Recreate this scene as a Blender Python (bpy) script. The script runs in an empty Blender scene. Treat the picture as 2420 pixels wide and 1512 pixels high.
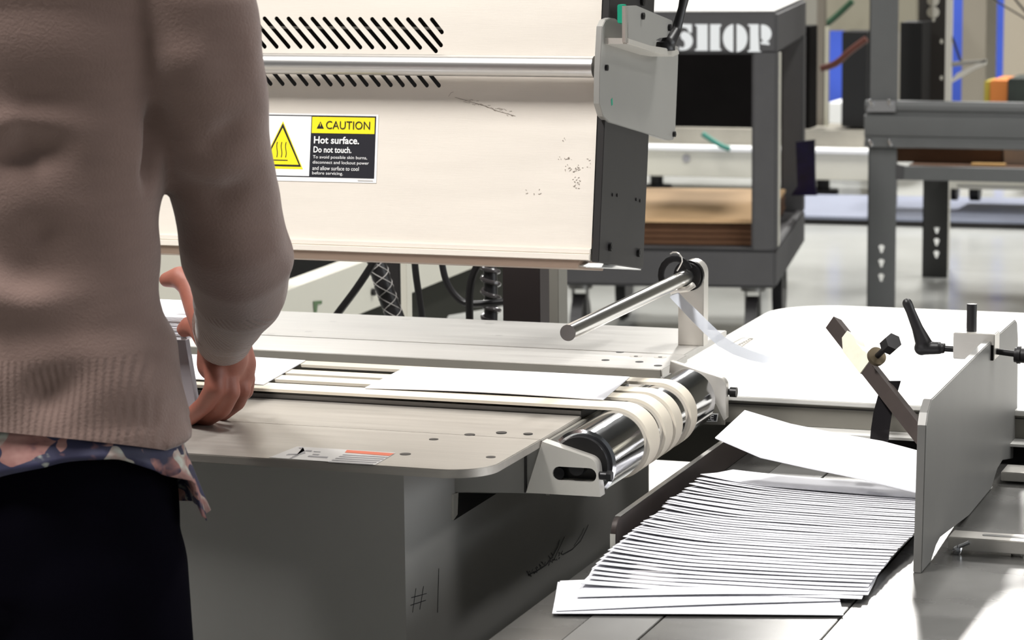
import bpy, bmesh, math, random
import numpy as np
from mathutils import Vector, Matrix
random.seed(7); rng=np.random.RandomState(3)
SC=bpy.context.scene; COL=SC.collection
# ---------------------------------------------------------------- camera
F=6350.0; PITCH=math.atan(965/F); YAW=math.atan(2290/math.hypot(F,965)); ROLL=.010
CAM=Vector((0,0,1.27))
fw=Vector((-math.sin(YAW)*math.cos(PITCH),math.cos(YAW)*math.cos(PITCH),-math.sin(PITCH)))
r0=fw.cross(Vector((0,0,1))).normalized(); u0=r0.cross(fw)
RT=r0*math.cos(ROLL)-u0*math.sin(ROLL); UP=u0*math.cos(ROLL)+r0*math.sin(ROLL)
cd=bpy.data.cameras.new('camera'); cam=bpy.data.objects.new('camera',cd); COL.objects.link(cam)
M=Matrix((RT,UP,-fw)).transposed().to_4x4(); M.translation=CAM; cam.matrix_world=M
cd.sensor_width=36; cd.lens=36*F/2420; cd.clip_start=.05; cd.clip_end=60
cd.dof.use_dof=True; cd.dof.focus_distance=2.85; cd.dof.aperture_fstop=15
SC.camera=cam
# ---------------------------------------------------------------- world, exposure, ceiling light
SC.view_settings.view_transform='Standard'; SC.view_settings.look='None'
SC.view_settings.gamma=1; SC.view_settings.use_curve_mapping=False; SC.view_settings.exposure=0.05
w=bpy.data.worlds.new('hall_light'); SC.world=w; w.use_nodes=True
bg=w.node_tree.nodes['Background']; bg.inputs[0].default_value=(.93,.97,1,1); bg.inputs[1].default_value=.10
def lamp(name,loc,size,size_y,power,col=(1,.98,.95),rot=(0,0,0)):
    l=bpy.data.lights.new(name,'AREA'); l.shape='RECTANGLE'; l.size=size; l.size_y=size_y; l.energy=power; l.color=col
    o=bpy.data.objects.new(name,l); COL.objects.link(o); o.location=loc; o.rotation_euler=rot
    o['label']='unseen area lamp outside the frame'; o['category']='lamp'; return o
CEIL=4.6
LAMPS=[(-2.1,.95,310),(3.2,2.4,60),(-2.9,5.0,50),(.3,4.6,110),(-.9,9.6,120),(-4.6,9.4,110),(-2.4,12.4,420)]
for i,(x,y,p) in enumerate(LAMPS): lamp('ceiling_lamp',(x,y,CEIL-.12),.5,1.5,p)
lamp('added_side_fill',(4.93,3.4,1.9),2.2,4.4,85,(.93,.97,1),(0,math.pi/2,0))  # added side fill for right-facing surfaces, not a known light source
# ---------------------------------------------------------------- geometry lookups: where a sight line meets a real plane of the room
def ray(px,py): return RT*(px-1210)+UP*(756-py)+fw*F
def at(px,py,x=None,y=None,z=None):
    d=ray(px,py)
    if x is not None: return CAM+d*((x-CAM.x)/d.x)
    if y is not None: return CAM+d*((y-CAM.y)/d.y)
    return CAM+d*((z-CAM.z)/d.z)
def at_plane(px,py,o,n):
    d=ray(px,py); return CAM+d*((o-CAM).dot(n)/d.dot(n))
# ---------------------------------------------------------------- materials
MT={}
def mat(name,col,rough=.6,metal=0.0,noise=0.0,nscale=8.0,stretch=(1,1,1),bump=0.0,bscale=200.0,bstretch=(1,1,1),col2=None,
        rvar=0.0,emit=None,trans=0.0,spec=.5,sheen=0.0,alpha=1.0,ior=1.45):
    if name in MT: return MT[name]
    m=bpy.data.materials.new(name); m.use_nodes=True; nt=m.node_tree; N=nt.nodes; L=nt.links
    b=N['Principled BSDF']
    b.inputs['Base Color'].default_value=(*col,1); b.inputs['Roughness'].default_value=rough; b.inputs['Metallic'].default_value=metal
    b.inputs['Specular IOR Level'].default_value=spec; b.inputs['Sheen Weight'].default_value=sheen
    b.inputs['Transmission Weight'].default_value=trans; b.inputs['Alpha'].default_value=alpha; b.inputs['IOR'].default_value=ior
    if emit: b.inputs['Emission Color'].default_value=(*emit[:3],1); b.inputs['Emission Strength'].default_value=emit[3]
    if noise or rvar:
        tc=N.new('ShaderNodeTexCoord'); mp=N.new('ShaderNodeMapping'); mp.inputs['Scale'].default_value=stretch
        no=N.new('ShaderNodeTexNoise'); no.inputs['Scale'].default_value=nscale; no.inputs['Detail'].default_value=6; no.inputs['Roughness'].default_value=.6
        L.new(tc.outputs['Object'],mp.inputs[0]); L.new(mp.outputs[0],no.inputs['Vector'])
        if noise:
            cr=N.new('ShaderNodeValToRGB'); cr.color_ramp.elements[0].position=.3; cr.color_ramp.elements[1].position=.7
            c2=col2 if col2 else tuple(c*(1-noise) for c in col)
            cr.color_ramp.elements[0].color=(*c2,1); cr.color_ramp.elements[1].color=(*col,1)
            L.new(no.outputs['Fac'],cr.inputs[0]); L.new(cr.outputs[0],b.inputs['Base Color'])
        if rvar:
            mr=N.new('ShaderNodeMapRange'); mr.inputs[3].default_value=max(.02,rough-rvar); mr.inputs[4].default_value=rough+rvar
            L.new(no.outputs['Fac'],mr.inputs[0]); L.new(mr.outputs[0],b.inputs['Roughness'])
    if bump:
        tc=N.new('ShaderNodeTexCoord'); mp=N.new('ShaderNodeMapping'); mp.inputs['Scale'].default_value=bstretch
        no=N.new('ShaderNodeTexNoise'); no.inputs['Scale'].default_value=bscale; no.inputs['Detail'].default_value=3
        bp=N.new('ShaderNodeBump'); bp.inputs['Strength'].default_value=bump; bp.inputs['Distance'].default_value=.001
        L.new(tc.outputs['Object'],mp.inputs[0]); L.new(mp.outputs[0],no.inputs['Vector']); L.new(no.outputs['Fac'],bp.inputs['Height']); L.new(bp.outputs[0],b.inputs['Normal'])
    MT[name]=m; return m
alu=mat('brushed_aluminium',(.69,.67,.635),.38,.55,noise=.10,nscale=6,stretch=(1,14,14),bump=.10,bscale=60,bstretch=(1,40,40),rvar=.07)
alu_bed=mat('shaded_aluminium_bed',(.47,.44,.40),.42,.6,noise=.18,nscale=5,stretch=(1,16,16),bump=.12,bscale=60,bstretch=(1,40,40),rvar=.08)  # darker copy of the aluminium, with the person's shade put into the colour
hoodm=mat('hood_aluminium',(.80,.74,.665),.45,.12,noise=.05,nscale=5,stretch=(1,3,8),bump=.10,bscale=50,bstretch=(1,40,40),rvar=.06)
machined=mat('machined_aluminium',(.74,.71,.66),.33,.6,noise=.08,nscale=10,bump=.06,bscale=90,bstretch=(1,1,20))
platem=mat('grey_anodised_plate',(.33,.323,.305),.42,.35,noise=.06,nscale=9)
edge=mat('bright_plate_edge',(.80,.77,.72),.28,.8,noise=.12,nscale=30)
rodm=mat('ground_steel',(.80,.79,.77),.24,1,noise=.05,nscale=10)
chrome=mat('polished_chrome',(.78,.79,.82),.10,1,noise=.05,nscale=12,stretch=(8,1,8),rvar=.05,bump=.05,bscale=40,bstretch=(30,1,30))
cabm=mat('grey_painted_cabinet',(.34,.332,.315),.48,.1,noise=.12,nscale=3,bump=.05,bscale=300)
dark=mat('black_plastic',(.012,.011,.012),.42,0,bump=.05,bscale=200)
blacksteel=mat('black_oxide_steel',(.020,.019,.020),.38,.5,noise=.3,nscale=40)
darkpost=mat('charcoal_anodised_post',(.030,.028,.028),.5,.3,noise=.15,nscale=20)
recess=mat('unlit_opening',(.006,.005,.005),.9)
beltm=mat('cream_rubber_belt',(.66,.60,.50),.62,0,noise=.06,nscale=20)
paper=mat('white_paper',(.72,.72,.755),.72,0,noise=.02,nscale=30)
guidem=mat('dull_grey_guide_plate',(.21,.205,.195),.42,.35,noise=.10,nscale=9)
barm=mat('brown_black_bar',(.055,.042,.038),.55,.3,noise=.2,nscale=30)
stainless=mat('stainless_sheet',(.25,.245,.235),.27,.85,noise=.22,nscale=3,stretch=(1,2,1),rvar=.12)
stainless_d=mat('stainless_strip_dull',(.20,.197,.19),.36,.75,noise=.22,nscale=5,rvar=.10)
deckm=mat('white_deck_laminate',(.70,.69,.66),.45,.15,noise=.03,nscale=8)
beam_m=mat('stacker_grey_frame',(.20,.19,.165),.55,.1,noise=.08,nscale=14)
white=mat('white_print',(.88,.88,.88),.5); blackp=mat('black_print',(.012,.012,.018),.5); yellow=mat('yellow_print',(.90,.74,.02),.45)
orange=mat('orange_red_print',(.62,.13,.06),.5); greyp=mat('grey_print',(.30,.29,.30),.6); faint=mat('faint_grey_print',(.60,.58,.56),.6)
green=mat('green_rubber',(.0,.27,.16),.6); tapem=mat('cream_masking_tape',(.78,.74,.60),.7,0,noise=.12,nscale=60)
cartm=mat('charcoal_cart_plastic',(.062,.060,.062),.62,0,noise=.12,nscale=14,bump=.15,bscale=150)
rackm=mat('grey_rack_steel',(.125,.128,.128),.5,.2,noise=.10,nscale=8)
beige=mat('cream_machine_paint',(.62,.60,.52),.5,0,noise=.05,nscale=3)
bluem=mat('blue_curtain_panel',(.045,.10,.55),.6,0,noise=.25,nscale=2)
card=mat('kraft_cardboard',(.60,.40,.22),.8,0,noise=.10,nscale=9)
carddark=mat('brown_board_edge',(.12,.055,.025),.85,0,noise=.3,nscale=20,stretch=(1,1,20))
orangem=mat('orange_carton',(.50,.16,.03),.6)
floorm=mat('polished_grey_concrete',(.50,.51,.49),.17,0,noise=.22,nscale=.9,rvar=.10,bump=.02,bscale=30)
matm=mat('blue_grey_floor_mat',(.24,.26,.33),.5,0,noise=.1,nscale=4)
wallm=mat('painted_block_wall',(.22,.21,.18),.8,0,noise=.05,nscale=2)
ceilm=mat('dark_ceiling_deck',(.08,.08,.08),.8)
lightm=mat('fluorescent_diffuser',(1,1,1),.5,emit=(1,.99,.96,4))
clear=mat('clear_plastic_strip',(.62,.65,.72),.25,0,alpha=.55)
# ---------------------------------------------------------------- mesh helpers
class MB:
    def __init__(s): s.b=bmesh.new()
    def box(s,c,d,rz=0,bev=0,R=None):
        r=bmesh.ops.create_cube(s.b,size=1)['verts']
        m=Matrix.Translation(Vector(c))@(R if R else Matrix.Rotation(rz,4,'Z'))@Matrix.Diagonal((*d,1))
        bmesh.ops.transform(s.b,matrix=m,verts=r)
        if bev:
            es={e for v in r for e in v.link_edges}
            bmesh.ops.bevel(s.b,geom=list(es),offset=bev,segments=2,affect='EDGES',clamp_overlap=True)
        return s
    def span(s,a,b,bev=0):
        a=Vector(a);b=Vector(b); return s.box((a+b)/2,[abs(v) for v in (b-a)],bev=bev)
    def prism(s,pts,vec,bev=0):
        pts=[Vector(p) for p in pts]; vec=Vector(vec)
        v0=[s.b.verts.new(p) for p in pts]; v1=[s.b.verts.new(p+vec) for p in pts]
        fs=[s.b.faces.new(v0),s.b.faces.new(v1[::-1])]; n=len(pts)
        for i in range(n): fs.append(s.b.faces.new((v0[i],v1[i],v1[(i+1)%n],v0[(i+1)%n])))
        bmesh.ops.recalc_face_normals(s.b,faces=fs)
        if bev:
            es=list({e for f in fs[:2] for e in f.edges}); bmesh.ops.bevel(s.b,geom=es,offset=bev,segments=2,affect='EDGES',clamp_overlap=True)
        return s
    def cyl(s,a,b,r,r2=None,n=32,cap=True):
        a=Vector(a);b=Vector(b);d=b-a
        m=Matrix.Translation((a+b)/2)@d.to_track_quat('Z','Y').to_matrix().to_4x4()
        bmesh.ops.create_cone(s.b,cap_ends=cap,segments=n,radius1=r,radius2=r if r2 is None else r2,depth=d.length,matrix=m); return s
    def ball(s,c,r,n=3,sc=(1,1,1)):
        m=Matrix.Translation(Vector(c))@Matrix.Diagonal((*sc,1)); bmesh.ops.create_icosphere(s.b,subdivisions=n,radius=r,matrix=m); return s
    def tube(s,pts,r,n=14,flat=None,side=None):
        pts=[Vector(p) for p in pts]; k=len(pts); R=r if hasattr(r,'__len__') else [r]*k; rings=[]
        t=(pts[1]-pts[0]).normalized(); up=Vector(side) if side else (Vector((0,0,1)) if abs(t.z)<.9 else Vector((1,0,0)))
        for i,p in enumerate(pts):
            t=(pts[min(i+1,k-1)]-pts[max(i-1,0)]).normalized(); x=(up-t*up.dot(t)).normalized(); y=t.cross(x); up=x
            fx,fy=(flat if flat else (1,1))
            rings.append([s.b.verts.new(p+(x*math.cos(a)*fx+y*math.sin(a)*fy)*R[i]) for a in [2*math.pi*j/n for j in range(n)]])
        for i in range(k-1):
            for j in range(n): s.b.faces.new((rings[i][j],rings[i][(j+1)%n],rings[i+1][(j+1)%n],rings[i+1][j]))
        s.b.faces.new(rings[0][::-1]); s.b.faces.new(rings[-1]); return s
    def limb(s,pts,rs,sub=3):
        """a chain of balls and cones, to be fused by remeshing"""
        pts=[Vector(p) for p in pts]
        for p,r in zip(pts,rs): s.ball(p,r,sub)
        for i in range(len(pts)-1): s.cyl(pts[i],pts[i+1],rs[i],rs[i+1],n=24)
        return s
    def loft(s,rings,cap=True):
        rs=[[s.b.verts.new(p) for p in r] for r in rings]; n=len(rs[0])
        for a,b in zip(rs,rs[1:]):
            for j in range(n): s.b.faces.new((a[j],a[(j+1)%n],b[(j+1)%n],b[j]))
        if cap: s.b.faces.new(rs[0][::-1]); s.b.faces.new(rs[-1])
        return s
    def mesh(s,smooth=None):
        me=bpy.data.meshes.new('m'); bmesh.ops.recalc_face_normals(s.b,faces=s.b.faces[:]); s.b.to_mesh(me); s.b.free()
        return me
def link(name,me,m,parent=None,smooth=False,ang=35):
    o=bpy.data.objects.new(name,me); COL.objects.link(o); me.name=name
    if not me.materials: me.materials.append(m)
    if smooth:
        me.shade_smooth()
        if ang<180:
            try:
                bm=bmesh.new(); bm.from_mesh(me)
                for e in bm.edges:
                    if len(e.link_faces)==2 and e.calc_face_angle(0)>math.radians(ang): e.smooth=False
                bm.to_mesh(me); bm.free()
            except Exception: pass
    if parent is not None:
        base=Vector(parent.get('_b',(0,0,0)))
        me.transform(Matrix.Translation(-base)); o.parent=parent; o['_b']=tuple(base)
    return o
def obj(name,mb,m,parent=None,smooth=True,label=None,ang=35):
    o=link(name,mb.mesh(),m,parent,smooth,ang)
    if label: o['label']=label
    return o
def thing(name,label,cat,loc=(0,0,0),group=None):
    o=bpy.data.objects.new(name,None); o.empty_display_size=.05; COL.objects.link(o); o.location=loc; o['_b']=tuple(loc)
    o['label']=label; o['category']=cat
    if group: o['group']=group
    return o
def solo(name,mb,m,label,cat,loc=None,group=None,smooth=True,kind=None):
    me=mb.mesh() if isinstance(mb,MB) else mb
    if loc is None:
        n=len(me.vertices); co=np.empty(n*3); me.vertices.foreach_get('co',co); co=co.reshape(-1,3); loc=((co[:,0].min()+co[:,0].max())/2,(co[:,1].min()+co[:,1].max())/2,co[:,2].min())
    me.transform(Matrix.Translation(-Vector(loc))); o=link(name,me,m,None,smooth); o.location=loc
    if kind: o['kind']=kind
    else:
        o['label']=label; o['category']=cat
        if group: o['group']=group
    return o
def text_mesh(body,size,extrude=.0002,offset=0.0,shear=0):
    cu=bpy.data.curves.new('t','FONT'); cu.body=body; cu.size=size; cu.extrude=extrude; cu.offset=offset; cu.resolution_u=3
    o=bpy.data.objects.new('t',cu); COL.objects.link(o); dg=bpy.context.evaluated_depsgraph_get(); dg.update()
    me=bpy.data.meshes.new_from_object(o.evaluated_get(dg)); bpy.data.objects.remove(o); bpy.data.curves.remove(cu); return me
def add_text(mb,body,O,ex,ez,n,width,height,offset=0.0,thick=.0002):
    """fit a line of text into width x height, its lower left at O"""
    me=text_mesh(body,1.0,0,offset); co=np.array([v.co[:] for v in me.vertices]); mn=co.min(0); mx=co.max(0)
    sx=width/(mx[0]-mn[0]); sy=height/(mx[1]-mn[1]); vs=[mb.b.verts.new(O+ex*((c[0]-mn[0])*sx)+ez*((c[1]-mn[1])*sy)+n*thick) for c in co]
    for p in me.polygons:
        try: mb.b.faces.new([vs[i] for i in p.vertices])
        except ValueError: pass
    bpy.data.meshes.remove(me)
def remesh(mb,vox,smooth=6):
    me=mb.mesh(); o=bpy.data.objects.new('t',me); COL.objects.link(o)
    r=o.modifiers.new('r','REMESH'); r.mode='VOXEL'; r.voxel_size=vox
    if smooth: s=o.modifiers.new('s','SMOOTH'); s.factor=.5; s.iterations=smooth
    dg=bpy.context.evaluated_depsgraph_get(); dg.update()
    out=bpy.data.meshes.new_from_object(o.evaluated_get(dg)); bpy.data.objects.remove(o); return out
def displace(me,fn):
    n=len(me.vertices); co=np.empty(n*3); me.vertices.foreach_get('co',co); co=co.reshape(-1,3)
    no=np.empty(n*3); me.vertices.foreach_get('normal',no); no=no.reshape(-1,3)
    co=co+no*fn(co,no)[:,None]; me.vertices.foreach_set('co',co.ravel()); me.update()
def arc(c,r,a0,a1,n,ex,ez): return [c+ex*(r*math.cos(a0+(a1-a0)*i/n))+ez*(r*math.sin(a0+(a1-a0)*i/n)) for i in range(n+1)]
X=Vector((1,0,0)); Y=Vector((0,1,0)); Z=Vector((0,0,1))
# ================================================================ setting
def room():
    solo('floor',MB().span((-9,-1.5,-.1),(5,16,0)),floorm,None,None,(0,0,-.1),kind='structure')
    solo('wall_back',MB().span((-9,16,0),(5,16.2,CEIL)),wallm,None,None,(0,16,0),kind='structure')
    solo('wall_left',MB().span((-9.2,-1.5,0),(-9,16,CEIL)),wallm,None,None,(-9,0,0),kind='structure')
    solo('wall_right',MB().span((5,-1.5,0),(5.2,16,CEIL)),wallm,None,None,(5,0,0),kind='structure')
    solo('ceiling',MB().span((-9,-1.5,CEIL),(5,16,CEIL+.1)),ceilm,None,None,(0,0,CEIL),kind='structure')
    wf=MB()
    for a_,b_ in (((4.95,1.1,.7),(5,5.7,.78)),((4.95,1.1,3.0),(5,5.7,3.1)),((4.95,1.1,.78),(5,1.2,3.0)),((4.95,5.6,.78),(5,5.7,3.0)),((4.96,3.36,.78),(5,3.44,3.0))): wf.span(a_,b_)
    wo=solo('added_window_1',wf,white,None,None,(4.95,3.4,.7),kind='structure')  # made-up frame and glowing glass around the added side fill
    wg=MB().span((4.985,1.2,.78),(4.995,5.6,3.0)).mesh(); wg.transform(Matrix.Translation((-4.95,-3.4,-.7))); g_=link('glow_pane',wg,mat('added_glow_pane',(.9,.95,1),.4,emit=(.93,.97,1,1.5))); g_.parent=wo
room()
# ================================================================ belt conveyor table with roller and cabinet
T=.75; XR=-.857; SEAM=3.0185
cv=thing('belt_conveyor','brushed aluminium belt conveyor table with chrome end roller on a grey cabinet','conveyor',(-1.4,2.8,0))
obj('cabinet',MB().prism([(-2.3,2.35,0),(-.95,2.35,0),(-.95,3.17,0),(-2.3,3.17,0)],(0,0,.7395),bev=.003),cabm,cv,label='grey painted sheet metal cabinet')
# front plate with rounded corner
def flat(pts,t=.0085): return MB().prism([Vector((p[0],p[1],p[2]-t)) for p in pts],(0,0,t),bev=.0008)
cr=.045; fc=[Vector((-2.35,2.32,T))]+arc(Vector((XR-cr,2.32+cr,T)),cr,-math.pi/2,0,10,X,Y)+[Vector((XR,2.4845,T)),Vector((-2.35,2.4845,T))]
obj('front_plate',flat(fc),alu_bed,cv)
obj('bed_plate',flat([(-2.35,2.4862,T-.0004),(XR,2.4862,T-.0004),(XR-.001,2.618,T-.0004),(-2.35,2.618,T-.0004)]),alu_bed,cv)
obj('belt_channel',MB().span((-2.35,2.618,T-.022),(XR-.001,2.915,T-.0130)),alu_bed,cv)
obj('channel_shade_strip',MB().span((-2.35,2.9120,T-.0129),(XR-.002,2.9148,T-.0006)),beam_m,cv)  # grey strip: shade on the back plate's front face put into colour
obj('belt_slider',MB().span((-2.35,2.620,T-.0129),(XR-.002,2.790,T+.0045)),stainless_d,cv)
# two back plates: long seam between them, step down to the belts
for a,b,zz in ((2.915,SEAM,T),(SEAM+.0012,3.212,T+.0004)): obj('back_plate',MB().prism([(-2.35,a,zz-.0085),(XR-.004*(b>3.1),a,zz-.0085),(XR-.004*(b>3.1),b,zz-.0085),(-2.35,b,zz-.0085)],(0,0,.0085),bev=.0007),alu,cv)
# end channel between table and roller
obj('end_strip',MB().span((XR,2.50,T-.06),(XR+.004,2.87,T-.004)),beam_m,cv)
# roller
RX=-.8195; RZ=.7235; RR=.0345; BY=(2.795,2.770,2.737,2.711,2.699,2.671,2.650,2.614)
rl=MB(); prof=[(2.505,.0),(2.505,.024),(2.5045,.0315),(2.5065,RR),(2.88,RR),(2.881,.032),(2.881,0)]
segs=72; rings=[[Vector((RX+r*math.cos(2*math.pi*j/segs),y,RZ+r*math.sin(2*math.pi*j/segs))) for j in range(segs)] for y,r in prof[1:-1]]
rl.loft(rings); ro=obj('roller',rl,chrome,cv,label='polished chrome roller')
obj('roller_end_disc',MB().cyl((RX,2.497,RZ),(RX,2.5055,RZ),.0285,n=48),blacksteel,cv)
for y0_,y1_ in ((2.484,2.50),(2.88,2.90)): obj('roller_shaft',MB().cyl((RX,y0_,RZ),(RX,y1_,RZ),.008),blacksteel,cv)
# belts: wrap over the roller and return below
for k in range(4):
    y1,y0=BY[2*k],BY[2*k+1]; f=lambda v:v
    ya,yb=f(y0),f(y1); r0_,r1_=RR,RR+.0032
    outer=[(-2.3,RZ+r1_)]+[(RX+r1_*math.cos(a),RZ+r1_*math.sin(a)) for a in np.linspace(math.pi/2,-math.pi/2,25)]+[(-2.3,RZ-r1_)]
    inner=[(-2.3,RZ+r0_)]+[(RX+r0_*math.cos(a),RZ+r0_*math.sin(a)) for a in np.linspace(math.pi/2,-math.pi/2,25)]+[(-2.3,RZ-r0_)]
    b=MB(); ring=[[Vector((x,yy,z)) for (x,z),yy in ((outer[i],ya),(outer[i],yb),(inner[i],yb),(inner[i],ya))] for i in range(len(outer))]
    b.loft(ring); obj('belt',b,beltm,cv,ang=50)
# roller brackets: slotted arm near, arm far
def hole_plate(outer,holes,vec):
    """flat polygon with holes, extruded along vec"""
    bm=bmesh.new(); es=[]
    for lp in [outer]+holes:
        vs=[bm.verts.new(p) for p in lp]; es+=[bm.edges.new((vs[i],vs[(i+1)%len(vs)])) for i in range(len(vs))]
    bmesh.ops.triangle_fill(bm,use_beauty=True,edges=es,use_dissolve=False)
    r=bmesh.ops.extrude_face_region(bm,geom=bm.faces[:]); vs=[g for g in r['geom'] if isinstance(g,bmesh.types.BMVert)]
    bmesh.ops.translate(bm,vec=Vector(vec),verts=vs); m=MB(); m.b.free(); m.b=bm; return m
def rounded(pts,rad,n=6):
    out=[]; k=len(pts)
    for i in range(k):
        p=pts[i]; a=(pts[i-1]-p); b=(pts[(i+1)%k]-p); r=rad[i] if hasattr(rad,'__len__') else rad
        if r<=0: out.append(p); continue
        r=min(r,a.length*.45,b.length*.45); A=p+a.normalized()*r; B=p+b.normalized()*r
        for j in range(n+1):
            t=j/n; out.append(A*(1-t)**2+p*(2*t*(1-t))+B*t*t)
    return out
def capsule(p,q,r,n,u,v):
    d=(q-p).normalized(); s=Vector(n).cross(d); pts=[]
    for i in range(9): a=math.pi/2+math.pi*i/8; pts.append(p+d*math.cos(a)*r+s*math.sin(a)*r)
    for i in range(9): a=-math.pi/2+math.pi*i/8; pts.append(q+d*math.cos(a)*r+s*math.sin(a)*r)
    return pts
YB=2.482
out=rounded([at(1281,1043,y=YB),at(1409,1087,y=YB),at(1419,1174,y=YB),at(1243,1164,y=YB)],[0,.009,0,0])
slot=capsule(at(1322,1119,y=YB),at(1393,1123,y=YB),.0072,Y,X,Z)
obj('roller_bracket',hole_plate(out,[slot],(0,.015,0)),machined,cv,label='machined aluminium bracket with an oblong slot',ang=25)
obj('bracket_bolt',MB().cyl(at(1319,1119,y=YB+.012),at(1319,1119,y=YB+.004),.0062),blacksteel,cv)
obj('bracket_bolt',MB().cyl(at(1426,1124,y=YB+.006)-X*.006,at(1426,1124,y=YB+.006)+X*.006,.0042).cyl(at(1426,1124,y=YB+.006)+X*.004,at(1426,1124,y=YB+.006)+X*.009,.0055,n=6),blacksteel,cv)
YF=2.905
out=rounded([at(1590,850,y=YF),at(1722,893,y=YF),at(1722,985,y=YF),at(1716,990,y=YF),at(1690,935,y=YF),at(1585,900,y=YF)],[0,.009,0,0,.01,0])
obj('roller_bracket',MB().prism(out,(0,-.0105,0),bev=.0006),machined,cv)
obj('bracket_bolt',MB().cyl(at(1705,924,y=YF),at(1728,926,y=YF),.0036).cyl(at(1726,926,y=YF),at(1741,927,y=YF),.0058,n=12),blacksteel,cv)
# frame beam below table, left of the bracket
obj('side_beam',MB().prism([at(1064,1100,y=2.487),at(1282,1040,y=2.487),at(1282,1166,y=2.487),at(1064,1162,y=2.487)],(0,.006,0)),cabm,cv)
obj('beam_seam',MB().prism([at(1240,1060,y=2.4865),at(1245,1060,y=2.4865),at(1245,1163,y=2.4865),at(1240,1163,y=2.4865)],(0,-.002,0)),darkpost,cv)
xs=-.9499
obj('side_opening',MB().prism([at(1079,1164,x=xs),at(1172,1166,x=xs),at(1072,1229,x=xs)],(.0006,0,0)),recess,cv,label='black triangular opening')
obj('opening_lip',MB().prism([at(1067,1168,x=xs),at(1078,1163,x=xs),at(1076,1215,x=xs),at(1067,1228,x=xs)],(.0025,0,0)),edge,cv)
# screws and holes
def disc(px,py,r,z,m,name,lab=None,ring=False):
    c=at(px,py,z=z); b=MB().cyl(c-Z*.002,c+Z*.0004,r,n=20)
    o=obj(name,b,m,cv)
    return o
for px,py in ((787,760),(730,784),(639,790),(1180,793),(1433,818),(1465,832),(1431,851),(1511,855),(1555,864)): disc(px,py,.0052 if px<1000 else .0048,T,blacksteel,'countersunk_screw')
for px,py in ((960,755),(1156,765)): disc(px,py,.0068,T,blacksteel,'countersunk_screw')
for px,py in ((1503,842),(1560,844)):
    disc(px,py,.0075,T,machined,'countersunk_screw'); disc(px,py,.0025,T+.0003,blacksteel,'screw_socket')
for px,py in ((848,941),(1202,962)): disc(px,py,.0028,T,blacksteel,'countersunk_screw')
for px,py in ((1481,793),(1025,1038),(1110,1027),(1185,1022),(1248,1025),(958,1073),(1160,1080)): disc(px,py,.0048 if px not in(1110,1185,958) else .0055,T,blacksteel,'countersunk_screw')
# hazard sticker on the front plate
z1=T+.0003
obj('hazard_sticker',MB().prism([at(x,y,z=z1) for x,y in ((636,1081),(702,1055),(935,1070),(886,1098.5))],(0,0,.0002)),faint,cv,label='pale hazard sticker with an orange header')
def q(name,pts,m,z=z1+.0004,par=None): obj(name,MB().prism([at(x,y,z=z) for x,y in pts],(0,0,.0001)),m,par or cv,smooth=False)
q('sticker_header',((820,1063),(932,1071),(920,1077),(815,1069)),orange)
b=MB()
for i in range(5):
    y0=1073+i*4.2; x0=812-i*8.5; b.prism([at(x,y,z=z1+.0004) for x,y in ((x0,y0),(x0+104,y0+6),(x0+102,y0+8.2),(x0-3,y0+2.0))],(0,0,.0001))
for (p) in (((690,1079),(720,1065),(706,1058),(716,1057),(722,1071),(700,1076)),((676,1075),(682,1072),(706,1072),(700,1074)),((684,1083),(700,1075),(706,1076),(690,1083)),((724,1063),(738,1064),(736,1067),(720,1066)),((730,1076),(776,1079),(773,1082),(727,1079)),((740,1072),(756,1073),(752,1075),(738,1074)),((742,1066),(758,1067),(757,1068.4),(741,1067.4))):
    b.prism([at(x,y,z=z1+.0004) for x,y in p],(0,0,.0001))
obj('sticker_print',b,greyp,cv,smooth=False)
# scuffs and pencilled #1 on the cabinet side
def stroke(mb,pts,wd,x=None,y=None):
    P3=[at(a,b_,x=x) if x is not None else at(a,b_,y=y) for a,b_ in pts]; n=X if x is not None else -Y
    for a,b_ in zip(P3,P3[1:]):
        d=(b_-a)
        if d.length<1e-6: continue
        s=n.cross(d).normalized()*wd/2; mb.prism([a-s,b_-s,b_+s,a+s],n*.0002)
xs=-.9497; b=MB()
for l in (((983,1390),(975,1447)),((1001,1385),(992,1440)),((972,1412),(1008,1402)),((970,1430),(1006,1418))): stroke(b,l,.0007,x=xs)
stroke(b,((1037,1343),(1034,1447)),.0008,x=xs); obj('pencil_mark',b,blackp,cv,smooth=False,label='pencilled number sign and 1')
b=MB(); stroke(b,((1249,1358),(1268,1349),(1290,1335),(1304,1318),(1318,1292),(1322,1276)),.0016,x=xs); stroke(b,((1330,1310),(1352,1298),(1372,1278),(1386,1250),(1390,1240)),.0014,x=xs)
stroke(b,((1308,1325),(1324,1290),(1334,1268)),.0009,x=xs); stroke(b,((1356,1290),(1374,1262),(1380,1248)),.0008,x=xs)
for i in range(40):
    px=1250+i*1.9+rng.uniform(-5,5); py=1358-i*1.15+rng.uniform(-9,6); stroke(b,((px,py),(px+rng.uniform(-5,5),py-rng.uniform(2,7))),.0012,x=xs)
obj('scuff_mark',b,blackp,cv,smooth=False,label='dark curved scuffs')
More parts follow.
